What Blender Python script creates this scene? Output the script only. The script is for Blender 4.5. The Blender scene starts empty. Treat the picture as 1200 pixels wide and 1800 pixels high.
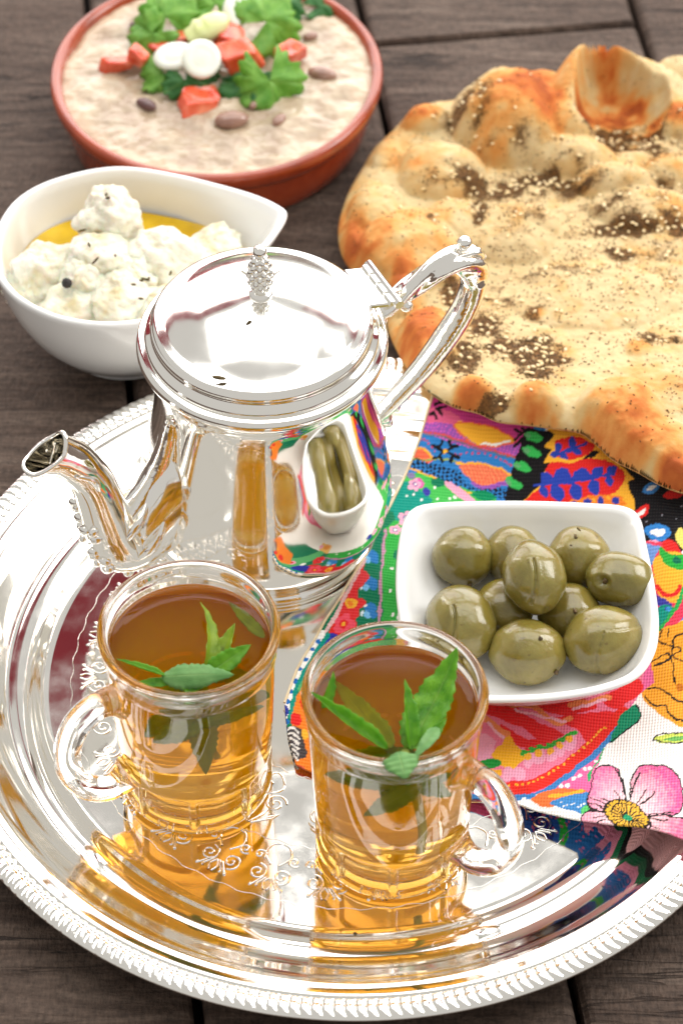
import bpy, math, random
import numpy as np
from mathutils import Vector, noise
random.seed(7); rng = np.random.default_rng(7)
C = bpy.context.scene.collection
sc = bpy.context.scene
S = 0.01            # all lengths below are in centimetres; the scene itself is in metres
R = math.radians
# ------------------------------------------------------------------ camera
CAMX, CAMY, CAMH, PITCH, FPX = -0.42, -64.4, 78.0, 47.0, 5000.0
cam = bpy.data.cameras.new('camera'); co = bpy.data.objects.new('camera', cam); C.objects.link(co)
co.location = (CAMX*S, CAMY*S, CAMH*S); co.rotation_euler = (R(90-PITCH), 0, 0)
cam.sensor_fit = 'VERTICAL'; cam.sensor_height = 36; cam.sensor_width = 24; cam.lens = 100
cam.clip_start = 0.02; cam.clip_end = 50
cam.dof.use_dof = True; cam.dof.focus_distance = 0.975; cam.dof.aperture_fstop = 13
sc.camera = co
# ------------------------------------------------------------------ room light: white studio walls, softboxes
w = bpy.data.worlds.new('World'); sc.world = w; w.use_nodes = True
bg = w.node_tree.nodes['Background']; bg.inputs[0].default_value = (1.0, 0.97, 0.92, 1); bg.inputs[1].default_value = 0.55
def softbox(name, loc, target, sx, sy, watts, col=(1, .985, .96)):
    l = bpy.data.lights.new(name, 'AREA'); l.shape = 'RECTANGLE'; l.size = sx*S; l.size_y = sy*S; l.energy = watts; l.color = col
    o = bpy.data.objects.new(name, l); C.objects.link(o)
    o.location = Vector(loc)*S
    o.rotation_euler = (Vector(target)-Vector(loc)).to_track_quat('-Z', 'Y').to_euler()
softbox('softbox_overhead', (0, 43, 150), (0, 15, 0), 190, 110, 18)
softbox('softbox_rear', (10, 125, 66), (10, 0, 66), 230, 114, 27)
softbox('softbox_side', (105, 40, 78), (5, 3, 2), 50, 75, 9)
sc.view_settings.view_transform = 'Standard'; sc.view_settings.look = 'None'
sc.view_settings.exposure = 0.12; sc.view_settings.gamma = 1
sc.cycles.use_denoising = True
sc.cycles.max_bounces = 36; sc.cycles.transmission_bounces = 36; sc.cycles.glossy_bounces = 12
sc.cycles.diffuse_bounces = 4; sc.cycles.transparent_max_bounces = 12; sc.cycles.volume_bounces = 8
sc.cycles.sample_clamp_indirect = 8; sc.cycles.blur_glossy = 0.3

def proj(X, Y, Z):
    c, s = math.cos(R(PITCH)), math.sin(R(PITCH))
    dx, dy, dz = X-CAMX, Y-CAMY, Z-CAMH
    d = dy*c-dz*s; u = dy*s+dz*c
    return 600+FPX*dx/d, 900-FPX*u/d
def at(px, py, z=0.0):            # a place in the photograph, at a known height, as a place on the table
    x = (px-600)/FPX; y = (900-py)/FPX; c, s = math.cos(R(PITCH)), math.sin(R(PITCH))
    dy = c+y*s; dz = -s+y*c; t = (CAMH-z)/-dz
    return CAMX+x*t, CAMY+dy*t
def at3(px, py, z): return (*at(px, py, z), z)
# ------------------------------------------------------------------ object helpers
ORG = {}
def tagit(o, label=None, cat=None, group=None, kind=None):
    if label: o['label'] = label
    if cat: o['category'] = cat
    if group: o['group'] = group
    if kind: o['kind'] = kind
    return o
def thing(name, loc, label=None, cat=None, group=None, kind=None):
    o = bpy.data.objects.new(name, None); C.objects.link(o); o.empty_display_size = .01
    o.location = Vector(loc)*S; ORG[o.name] = Vector(loc)
    return tagit(o, label, cat, group, kind)
def obj(name, vf, mat, parent=None, loc=None, smooth=True, label=None, cat=None, group=None, kind=None, col=None, uv=None, angle=None):
    v, f = vf[0], vf[1]
    v = np.asarray(v, float).reshape(-1, 3)
    if parent is not None: o0 = np.array(ORG[parent.name])
    elif loc is not None: o0 = np.array(loc, float)
    else: o0 = np.array([(v[:, 0].min()+v[:, 0].max())/2, (v[:, 1].min()+v[:, 1].max())/2, v[:, 2].min()])
    me = bpy.data.meshes.new(name)
    if isinstance(f, np.ndarray) and f.ndim == 2:
        n = f.shape[1]
        me.vertices.add(len(v)); me.vertices.foreach_set('co', ((v-o0)*S).ravel())
        me.loops.add(f.size); me.loops.foreach_set('vertex_index', f.ravel().astype(np.int32))
        me.polygons.add(len(f)); me.polygons.foreach_set('loop_start', np.arange(0, f.size, n, dtype=np.int32))
        me.update(calc_edges=True); me.validate()
    else:
        me.from_pydata([tuple(q) for q in (v-o0)*S], [], [tuple(int(i) for i in q) for q in f]); me.update()
    if smooth: me.polygons.foreach_set('use_smooth', [True]*len(me.polygons))
    if col is not None:
        for k, arr in col.items():
            arr = np.asarray(arr, float)
            if arr.ndim == 1: arr = np.c_[arr, arr, arr]
            a = me.color_attributes.new(k, 'FLOAT_COLOR', 'POINT'); a.data.foreach_set('color', np.c_[arr, np.ones(len(arr))].ravel())
    if uv is not None:
        ul = me.uv_layers.new(name='UVMap'); li = np.zeros(len(me.loops), np.int32); me.loops.foreach_get('vertex_index', li)
        ul.data.foreach_set('uv', np.asarray(uv)[li].ravel())
    me.materials.append(mat)
    if angle: me.set_sharp_from_angle(angle=R(angle))
    o = bpy.data.objects.new(name, me); C.objects.link(o)
    if parent is not None:
        o.parent = parent; ORG[o.name] = ORG[parent.name]
    else:
        o.location = Vector(o0)*S; ORG[o.name] = Vector(o0)
    return tagit(o, label, cat, group, kind)
def join(*ms):
    vs, fs, n = [], [], 0
    for v, f in ms:
        v = np.asarray(v, float).reshape(-1, 3); vs.append(v)
        fs += [tuple(int(i)+n for i in q) for q in f]; n += len(v)
    return np.concatenate(vs), fs
def gridf(nu, nv, wrapu=False, wrapv=False):     # quads of an (nu x nv) vertex grid
    iu = np.arange(nu if wrapu else nu-1); iv = np.arange(nv if wrapv else nv-1)
    a, b = np.meshgrid(iu, iv, indexing='ij'); a2, b2 = (a+1) % nu, (b+1) % nv
    return np.stack([a*nv+b, a2*nv+b, a2*nv+b2, a*nv+b2], -1).reshape(-1, 4)
def lathe(prof, n, c=(0, 0), mod=None):
    prof = np.array(prof, float); th = np.linspace(0, 2*math.pi, n, endpoint=False)
    r = prof[None, :, 0]*np.ones((n, 1)); z = prof[None, :, 1]*np.ones((n, 1)); T = th[:, None]*np.ones((1, len(prof)))
    if mod: r, z = mod(r, z, T)
    v = np.stack([c[0]+r*np.cos(T), c[1]+r*np.sin(T), z], -1).reshape(-1, 3)
    return v, gridf(n, len(prof), wrapu=True)
def spl(pts, n):                                  # Catmull-Rom through pts
    P = np.array(pts, float); P = np.vstack([2*P[0]-P[1], P, 2*P[-1]-P[-2]]); m = len(pts)-1
    t = np.linspace(0, m-1e-9, n); i = t.astype(int); u = (t-i)[:, None]
    a, b, c, d = P[i], P[i+1], P[i+2], P[i+3]
    return .5*(2*b+(c-a)*u+(2*a-5*b+4*c-d)*u*u+(3*b-3*c+d-a)*u**3)
def splc(pts, n):                                 # closed
    P = np.array(pts, float); m = len(P); t = np.linspace(0, m, n, endpoint=False); i = t.astype(int); u = (t-i)[:, None]
    a, b, c, d = P[(i-1) % m], P[i % m], P[(i+1) % m], P[(i+2) % m]
    return .5*(2*b+(c-a)*u+(2*a-5*b+4*c-d)*u*u+(3*b-3*c+d-a)*u**3)
def tube(pts, rad, n=12, caps=True, side=None, sy=1.0, mod=None):
    P = np.array(pts, float); m = len(P); rad = np.broadcast_to(np.asarray(rad, float), (m,))
    T = np.gradient(P, axis=0); T /= np.linalg.norm(T, axis=1)[:, None]+1e-12
    u = np.array(side, float) if side is not None else np.array([0, 0, 1.0]) if abs(T[0][2]) < .9 else np.array([1.0, 0, 0])
    V = []; th = np.linspace(0, 2*math.pi, n, endpoint=False)
    for i in range(m):
        u = u-T[i]*np.dot(u, T[i]); u /= np.linalg.norm(u)+1e-12; w_ = np.cross(T[i], u)
        s_ = sy if np.isscalar(sy) else sy[i]
        rr = rad[i]*(mod(i/(m-1), th) if mod else 1.0)
        V.append(P[i]+(np.cos(th)*rr)[:, None]*u+(np.sin(th)*rr*s_)[:, None]*w_)
    v = np.concatenate(V); f = [tuple(q) for q in gridf(m, n, wrapv=True)[:, ::-1]]
    if caps: f += [tuple(range(n)), tuple(range(m*n-1, (m-1)*n-1, -1))]
    return v, f
def ball(c, r, nu=24, nv=14, rot=0.0, tilt=0.0, fn=None):
    th = np.linspace(0, 2*math.pi, nu, endpoint=False); ph = np.linspace(0, math.pi, nv)
    T, Ph = np.meshgrid(th, ph, indexing='ij')
    d = np.stack([np.sin(Ph)*np.cos(T), np.sin(Ph)*np.sin(T), np.cos(Ph)], -1).reshape(-1, 3)
    k = np.ones(len(d)) if fn is None else fn(d)
    p = d*k[:, None]*np.array(r if hasattr(r, '__len__') else (r, r, r), float)
    ct, st = math.cos(tilt), math.sin(tilt); p = p@np.array([[ct, 0, -st], [0, 1, 0], [st, 0, ct]])
    cr, sr = math.cos(rot), math.sin(rot); p = p@np.array([[cr, sr, 0], [-sr, cr, 0], [0, 0, 1]])
    return p+np.array(c, float), gridf(nu, nv, wrapu=True)
def pip(x, y, P):
    P = np.asarray(P, float); ins = np.zeros(x.shape, bool); j = len(P)-1
    for i in range(len(P)):
        xi, yi, xj, yj = P[i, 0], P[i, 1], P[j, 0], P[j, 1]
        if yi != yj:
            ins ^= ((yi > y) != (yj > y)) & (x < (xj-xi)*(y-yi)/(yj-yi)+xi)
        j = i
    return ins
def dseg(x, y, P, closed=False):                  # distance and nearest point to a polyline
    P = np.asarray(P, float); best = np.full(x.shape, 1e9); bx = x.copy(); by = y.copy()
    n = len(P) if closed else len(P)-1
    for i in range(n):
        a = P[i]; b = P[(i+1) % len(P)]; d = b-a; L = d@d+1e-12
        t = np.clip(((x-a[0])*d[0]+(y-a[1])*d[1])/L, 0, 1); qx = a[0]+t*d[0]; qy = a[1]+t*d[1]
        e = np.hypot(x-qx, y-qy); m = e < best
        best = np.where(m, e, best); bx = np.where(m, qx, bx); by = np.where(m, qy, by)
    return best, bx, by
def patch(poly, step):                            # flat grid cut to an outline, border points moved on to it
    P = np.asarray(poly, float); x = np.arange(P[:, 0].min()-step, P[:, 0].max()+2*step, step); y = np.arange(P[:, 1].min()-step, P[:, 1].max()+2*step, step)
    X, Y = np.meshgrid(x, y, indexing='ij'); X = X.ravel(); Y = Y.ravel(); ins = pip(X, Y, P)
    F = gridf(len(x), len(y)); F = F[ins[F].sum(1) >= 2]
    used = np.unique(F); mp = -np.ones(len(X), int); mp[used] = np.arange(len(used)); F = mp[F]
    X, Y, ins = X[used], Y[used], ins[used]
    d, qx, qy = dseg(X, Y, P, True); X = np.where(ins, X, qx); Y = np.where(ins, Y, qy); d = np.where(ins, d, 0)
    return X, Y, d, F
_rt = rng.random((64, 64, 8))
def vnoise(x, y, k=0):                            # smooth value noise, tiles every 64
    x = np.asarray(x, float)+k*17.3; y = np.asarray(y, float)+k*5.7
    i = np.floor(x).astype(int); j = np.floor(y).astype(int); u = x-i; v = y-j; u = u*u*(3-2*u); v = v*v*(3-2*v); t = _rt[..., k % 8]
    return (t[i % 64, j % 64]*(1-u)*(1-v)+t[(i+1) % 64, j % 64]*u*(1-v)+t[i % 64, (j+1) % 64]*(1-u)*v+t[(i+1) % 64, (j+1) % 64]*u*v)*2-1
def fbm(x, y, k=0, o=4):
    return sum(vnoise(x*2**i, y*2**i, k+i)*.5**i for i in range(o))
def lin(c):
    c = np.array(c, float)/255; return np.where(c <= .04045, c/12.92, ((c+.055)/1.055)**2.4)
def L4(c): return (*lin(c), 1)
# ------------------------------------------------------------------ materials
class M_:
    def __init__(s, name):
        s.m = bpy.data.materials.new(name); s.m.use_nodes = True; s.t = s.m.node_tree; s.b = s.t.nodes['Principled BSDF']; s.out = s.t.nodes['Material Output']
    def n(s, ty, **k):
        q = s.t.nodes.new('ShaderNode'+ty)
        for a, b in k.items():
            if hasattr(q, a): setattr(q, a, b)
        return q
    def l(s, a, b): s.t.links.new(a, b)
    def set(s, **k):
        for a, b in k.items(): s.b.inputs[a.replace('_', ' ')].default_value = b
        return s
    def coord(s, scale=(1, 1, 1), rot=(0, 0, 0), src='Object'):
        tc = s.n('TexCoord'); mp = s.n('Mapping'); s.l(tc.outputs[src], mp.inputs[0]); mp.inputs['Scale'].default_value = scale; mp.inputs['Rotation'].default_value = rot
        return mp.outputs[0]
    def noise(s, vec, scale, detail=4, rough=.55, dist=0):
        q = s.n('TexNoise'); s.l(vec, q.inputs['Vector']); q.inputs['Scale'].default_value = scale; q.inputs['Detail'].default_value = detail; q.inputs['Roughness'].default_value = rough; q.inputs['Distortion'].default_value = dist
        return q.outputs['Fac']
    def ramp(s, fac, stops, interp='LINEAR'):
        q = s.n('ValToRGB'); s.l(fac, q.inputs[0]); r = q.color_ramp; r.interpolation = interp
        while len(r.elements) < len(stops): r.elements.new(.5)
        for e, (p, c) in zip(r.elements, stops): e.position = p; e.color = c if len(c) == 4 else (*c, 1)
        return q.outputs[0]
    def mix(s, fac, a, b, mode='MIX'):
        q = s.n('Mix'); q.data_type = 'RGBA'; q.blend_type = mode
        for v, i in ((fac, 0), (a, 6), (b, 7)):
            if hasattr(v, 'links') or isinstance(v, bpy.types.NodeSocket): s.l(v, q.inputs[i])
            else: q.inputs[i].default_value = v
        return q.outputs[2]
    def math(s, op, a, b=0.0, c=None):
        q = s.n('Math'); q.operation = op
        for v, i in ((a, 0), (b, 1), (c, 2)):
            if v is None: continue
            if isinstance(v, bpy.types.NodeSocket): s.l(v, q.inputs[i])
            else: q.inputs[i].default_value = v
        return q.outputs[0]
    def bump(s, h, strength=.3, dist=.001, prev=None):
        q = s.n('Bump'); s.l(h, q.inputs['Height']); q.inputs['Strength'].default_value = strength; q.inputs['Distance'].default_value = dist
        if prev is not None: s.l(prev, q.inputs['Normal'])
        s.l(q.outputs[0], s.b.inputs['Normal']); return q.outputs[0]
    def attr(s, name):
        q = s.n('Attribute'); q.attribute_name = name; return q.outputs['Color']
    def base(s, sock): s.l(sock, s.b.inputs['Base Color']); return s
g_ = lambda v: (v, v, v, 1)
def m_silver(name='polished_silver', rough=.035, bumpy=0.0):
    m = M_(name).set(Metallic=1.0, Base_Color=(.97, .95, .905, 1), Roughness=rough)
    v = m.coord(); r = m.noise(v, 90, 3); m.l(m.math('MULTIPLY_ADD', m.ramp(r, [(.35, g_(0)), (.75, g_(1))]), .09, rough), m.b.inputs['Roughness'])
    if bumpy: m.bump(m.noise(v, 300, 2), bumpy, .0006)
    else: m.bump(m.noise(v, 14, 2), .05, .002)
    return m.m
def m_glass():
    m = M_('clear_glass').set(Base_Color=(1, 1, .995, 1), Roughness=0.0, IOR=1.47, Transmission_Weight=1.0)
    m.bump(m.noise(m.coord(), 25, 2), .06, .003); return m.m
def m_tea(side=False):
    m = M_('amber_tea_against_glass' if side else 'amber_tea').set(Base_Color=(1, 1, 1, 1), Roughness=0.0, IOR=1.33, Transmission_Weight=1.0)
    va = m.n('VolumeAbsorption'); va.inputs['Color'].default_value = (.999, .79, .0, 1); va.inputs['Density'].default_value = 78
    if side:      # where the tea touches the glass: water against glass, not against air
        gl = m.n('BsdfGlass'); gl.inputs['Color'].default_value = (1, 1, 1, 1); gl.inputs['Roughness'].default_value = 0; gl.inputs['IOR'].default_value = 1.33/1.47; m.l(gl.outputs[0], m.out.inputs['Surface'])
    vs = m.n('VolumeScatter'); vs.inputs['Color'].default_value = (1, .9, .0, 1); vs.inputs['Density'].default_value = 26; vs.inputs['Anisotropy'].default_value = .2
    ad = m.n('AddShader'); m.l(va.outputs[0], ad.inputs[0]); m.l(vs.outputs[0], ad.inputs[1]); m.l(ad.outputs[0], m.out.inputs['Volume']); return m.m
def m_oil():
    m = M_('olive_oil').set(Roughness=.03, IOR=1.47, Specular_IOR_Level=.6)
    v = m.coord(); m.base(m.ramp(m.noise(v, 60, 2), [(.3, L4((190, 150, 10))), (.7, L4((222, 184, 36)))])); return m.m
def m_china():
    m = M_('white_glazed_china').set(Base_Color=(.86, .86, .85, 1), Roughness=.12, Coat_Weight=.4, Coat_Roughness=.04)
    m.bump(m.noise(m.coord(), 20, 2), .03, .002); return m.m
def m_terracotta():
    m = M_('glazed_terracotta').set(Roughness=.22, Coat_Weight=.6, Coat_Roughness=.08)
    v = m.coord(); m.base(m.ramp(m.noise(v, 45, 6, .65), [(.25, L4((112, 40, 16))), (.5, L4((154, 60, 28))), (.8, L4((172, 78, 42)))]))
    m.bump(m.noise(v, 120, 4), .12, .001); return m.m
def m_leaf(name, dark, light, back):
    m = M_(name).set(Roughness=.38, Specular_IOR_Level=.5)
    uv = m.coord(src='UV'); sp = m.n('SeparateXYZ'); m.l(uv, sp.inputs[0])
    au = m.math('ABSOLUTE', m.math('SUBTRACT', sp.outputs[1], .5))
    vein = m.math('PINGPONG', m.math('MULTIPLY_ADD', au, -1.2, m.math('MULTIPLY', sp.outputs[0], 1.0)), .055)
    vl = m.ramp(vein, [(0, g_(1)), (.012, g_(0))]); mid = m.ramp(au, [(0, g_(1)), (.035, g_(0))])
    lines = m.math('MAXIMUM', m.math('MULTIPLY', vl, .55), mid)
    n = m.ramp(m.noise(m.coord(), 220, 4), [(.3, L4(dark)), (.75, L4(light))])
    geo = m.n('NewGeometry'); face = m.mix(geo.outputs['Backfacing'], n, L4(back))
    m.base(m.mix(m.math('MULTIPLY', lines, .5), face, L4((170, 205, 110))))
    h = m.math('MULTIPLY_ADD', lines, -1.0, m.noise(m.coord(), 500, 2)); m.bump(h, .5, .0006)
    tr = m.n('BsdfTranslucent'); tr.inputs[0].default_value = L4(light); ms = m.n('MixShader'); ms.inputs[0].default_value = .45
    m.l(m.b.outputs[0], ms.inputs[1]); m.l(tr.outputs[0], ms.inputs[2]); m.l(ms.outputs[0], m.out.inputs['Surface']); return m.m
def m_flat(name, c1, c2, scale=80, rough=.4, bump=.2, sss=0.0, coat=0.0, dist=.001):
    m = M_(name).set(Roughness=rough, Coat_Weight=coat, Coat_Roughness=.08)
    if sss: m.set(Subsurface_Weight=sss, Subsurface_Scale=.004, Subsurface_Radius=(1, .6, .35))
    v = m.coord(); m.base(m.ramp(m.noise(v, scale, 5), [(.3, L4(c1)), (.72, L4(c2))]))
    if bump: m.bump(m.noise(v, scale*2.5, 4), bump, dist)
    return m.m
def m_wood(name, seed):
    m = M_(name).set(Roughness=.72, Specular_IOR_Level=.3)
    tc = m.n('TexCoord'); mp = m.n('Mapping'); m.l(tc.outputs['Object'], mp.inputs[0]); mp.inputs['Location'].default_value = (seed*.37, seed*.71, 0)
    def sc_(x, y):
        q = m.n('Mapping'); m.l(mp.outputs[0], q.inputs[0]); q.inputs['Scale'].default_value = (x, y, 1); return q.outputs[0]
    streak = m.noise(sc_(14, 120), 1, 7, .68, .9); fine = m.noise(sc_(150, 420), 1, 4, .7); broad = m.noise(sc_(5, 14), 1, 4, .6, 1.0); pores = m.noise(sc_(700, 260), 1, 2, .6)
    c = m.ramp(streak, [(.22, L4((40, 30, 25))), (.42, L4((74, 60, 51))), (.58, L4((94, 79, 69))), (.8, L4((122, 107, 95)))])
    c = m.mix(m.math('MULTIPLY', m.ramp(broad, [(.35, g_(0)), (.7, g_(1))]), .45), c, L4((68, 50, 41)))
    c = m.mix(.6, c, m.ramp(m.math('ADD', m.math('MULTIPLY', fine, .6), m.math('MULTIPLY', pores, .4)), [(.36, g_(.12)), (.64, g_(.82))]), 'OVERLAY')
    crack = m.ramp(m.noise(sc_(4, 62), 1, 5, .55, 1.6), [(.485, g_(0)), (.497, g_(1)), (.503, g_(1)), (.515, g_(0))])
    gate = m.ramp(m.noise(sc_(9, 16), 1, 2), [(.5, g_(0)), (.62, g_(1))]); ck = m.math('MULTIPLY', crack, gate)
    m.base(m.mix(m.math('MULTIPLY', ck, .75), c, L4((30, 23, 21))))
    h = m.math('ADD', m.math('MULTIPLY', streak, .6), m.math('MULTIPLY', fine, .45)); h = m.math('ADD', h, m.math('MULTIPLY', pores, .4)); h = m.math('SUBTRACT', h, m.math('MULTIPLY', ck, .9))
    m.bump(h, .8, .0022); return m.m
SILVER = m_silver(); SILVERB = m_silver('cast_silver', .06, .35); GLASS = m_glass(); TEA = m_tea(); TEASIDE = m_tea(True); CHINA = m_china()
# ------------------------------------------------------------------ table of planks
ORG_T = thing('wooden_table', (0, 0, 0), kind='structure')
tang = R(7.3)
def plank(x0, x1, y0, y1, mat):
    ct, st = math.cos(tang), math.sin(tang); xs = [x0, x0+.12, x0+.3, (x0+x1)/2, x1-.3, x1-.12, x1]; zs = [-.22, -.05, 0, 0, 0, -.05, -.22]
    ys = np.linspace(y0, y1, 90); ys = np.r_[y0, y0+.12, ys[1:-1], y1-.12, y1]
    V = []
    for j, y in enumerate(ys):
        e = -.2 if j in (0, len(ys)-1) else 0
        for i, (x, z) in enumerate(zip(xs, zs)):
            jit = .05*vnoise(y*.8, x*.3, 2)+.03*vnoise(y*3, x, 4) if i in (0, 1, 5, 6) else 0
            V.append(((x+jit)*ct-y*st, (x+jit)*st+y*ct, z+min(e, 0)))
    ny, nx = len(ys), len(xs); F = [tuple(q)[::-1] for q in gridf(ny, nx)]
    b = len(V)
    for (x, y) in ((xs[0], ys[0]), (xs[-1], ys[0]), (xs[-1], ys[-1]), (xs[0], ys[-1])): V.append((x*ct-y*st, x*st+y*ct, -2.2))
    F += [(b, b+1, b+2, b+3), tuple([b+1, b]+list(range(nx))), tuple([b+3, b+2]+[(ny-1)*nx+i for i in range(nx-1, -1, -1)]),
          tuple([b, b+3]+[j*nx for j in range(ny-1, -1, -1)]), tuple([b+2, b+1]+[j*nx+nx-1 for j in range(ny)])]
    obj('plank', (V, F), mat, ORG_T, smooth=False)
woods = [m_wood('rough_wood', 1), m_wood('rough_wood_dark', 2), m_wood('rough_wood_pale', 3)]
sx0 = -6.72                                    # first seam, in plank coordinates
for k in range(-5, 7):
    x0 = sx0+k*12.15+.17; x1 = x0+12.15-.34; m = woods[(k*2+1) % 3]
    if k == 1: plank(x0, x1, -60, 36.1, m); plank(x0, x1, 36.4, 95, woods[1])
    elif k == 0: plank(x0, x1, -60, 62, m); plank(x0, x1, 62.2, 95, woods[0])
    else: plank(x0, x1, -60, 95, m)
# under the gaps: dark board
obj('table_underlay', ([(-75, -70, -2.3), (75, -70, -2.3), (75, 105, -2.3), (-75, 105, -2.3)], [(0, 1, 2, 3)]), m_flat('dark_under_board', (30, 24, 22), (44, 36, 32), 30, .9), ORG_T, smooth=False)
# unseen burgundy backdrop, added to give the red reflections in the silver
wall = m_flat('burgundy_curtain', (150, 40, 54), (172, 50, 64), 6, .85, .1)
for x0, x1, lb in ((-160, -17, 0), (75, 170, 1)):          # two unseen burgundy curtains, spaced so the tea catches no dark red
    wv, wf = [], []; n = int((x1-x0)/1.6)
    for i in range(n+1):
        x = x0+(x1-x0)*i/n; y = 150+1.5*math.sin(x*.55)+.6*math.sin(x*1.3+1); wv += [(x, y, -60), (x, y, 188)]
    for i in range(n): wf.append((2*i, 2*i+2, 2*i+3, 2*i+1))
    obj('reflected_curtain', (wv, wf), wall, kind='structure', smooth=True)
# ------------------------------------------------------------------ tray
tray = thing('serving_tray', (0, 0, 0), 'large round polished silver tray with gadrooned rim, under the teapot and tea glasses', 'tray')
prof = [(0, .4), (5, .4), (10.7, .4), (10.9, .41), (11.05, .46), (11.25, .58), (11.5, .70), (11.75, .75), (11.95, .76), (12.05, .74), (12.15, .73), (12.25, .77), (12.5, .88), (12.8, 1.06), (13.1, 1.27), (13.4, 1.47), (13.6, 1.57), (13.68, 1.66), (13.76, 1.69), (13.84, 1.66), (13.95, 1.67), (14.1, 1.71), (14.22, 1.74), (14.26, 1.70), (14.3, 1.64),
        (14.9, 1.60), (15.0, 1.62), (15.06, 1.56), (15.02, 1.48), (14.85, 1.42), (14.3, 1.40), (13.6, 1.28), (12.9, .85), (12.2, .5), (11.4, .3), (11.0, .06), (10.6, .02), (10.2, .1), (0, .12)]
def wob(r, z, T): return r, z+.012*np.sin(3*T+1)*(r > 11)+.006*np.sin(7*T)*(r > 11)
obj('dish', lathe(prof, 360, mod=wob), SILVER, tray)
rr = np.linspace(14.24, 15.05, 16)
def gad(r, z, T):
    u = (r-14.24)/.81; k = 262
    ph = (T*k/(2*math.pi)+.55*np.sin(u*3)+.12*vnoise(T*20, 0*T, 3)) % 1; lobe = np.sin(math.pi*ph)**.7
    beads = np.where(u < .3, np.sin(math.pi*((T*k*1.0/(2*math.pi)+.5) % 1))**.8*.9, lobe)
    env = np.sin(np.clip(u, 0, 1)*math.pi)**.5*(1-.55*np.exp(-((u-.32)/.06)**2))
    return r+.006*lobe*(u > .9), 1.62+env*(.08+.12*beads)
obj('gadrooned_border', lathe([(a, 1.62) for a in rr], 3144, mod=gad), SILVERB, tray)
# engraved scrolls
eng = []
def ribbon(pts, w_=.042, z=.402):
    P = np.array(pts); eng.append(tube(np.c_[P, np.full(len(P), z)], w_, 4, caps=False))
def spiral(cx, cy, r0, turns, a0, sgn=1, n=26):
    t = np.linspace(0, 1, n); a = a0+sgn*t*turns*2*math.pi; r = r0*(1-t*.85)
    return np.c_[cx+r*np.cos(a), cy+r*np.sin(a)]
def ring(c, pts): # local (radial, tangential) to table
    a = c; P = np.array(pts); return np.c_[P[:, 0]*math.cos(a)-P[:, 1]*math.sin(a), P[:, 0]*math.sin(a)+P[:, 1]*math.cos(a)]
NP = 30
for k in range(NP):
    a = k*2*math.pi/NP; q = random.uniform(-.05, .05)
    for s in (-1, 1):
        ribbon(ring(a, spiral(9.0, s*.42+q, .34, 1.5, 0 if s > 0 else math.pi, s)))
        ribbon(ring(a, spiral(8.3, s*.6, .22, 1.3, 1.0, -s, 18)))
        ribbon(ring(a, spl([(8.6, s*.15), (8.2, s*.45), (7.8, s*.3), (7.7, s*.05)], 12)))
        for j in range(3): ribbon(ring(a, spl([(9.15, s*.1*j), (9.4+.1*j, s*(.14+.2*j)), (9.65-.08*j, s*(.05+.24*j))], 8)))
    if k % 2 == 0:
        for j in range(5):
            b = (j-2)*.28; ribbon(ring(a, [(7.3-1*.0, b*.3), (6.9+.12*math.cos(b*3), b*.9), (6.55, b*1.5), (6.8, b*1.3), (7.25, b*.35)]))
        ribbon(ring(a, spiral(6.2, .5, .4, 1.6, 2.0))); ribbon(ring(a, spiral(6.2, -.5, .4, 1.6, 1.1, -1)))
        ribbon(ring(a, spl([(6.0, 0), (5.6, .4), (5.2, .25), (5.0, -.1), (5.3, -.3), (5.5, 0)], 18)))
tt = np.linspace(0, 2*math.pi, 240)
for r0 in (9.95, 7.62, 4.8):
    ribbon(np.c_[(r0+.05*np.sin(tt*60))*np.cos(tt), (r0+.05*np.sin(tt*60))*np.sin(tt)], .015)
obj('engraved_scrollwork', join(*eng), SILVERB, tray, kind='stuff')
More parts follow.
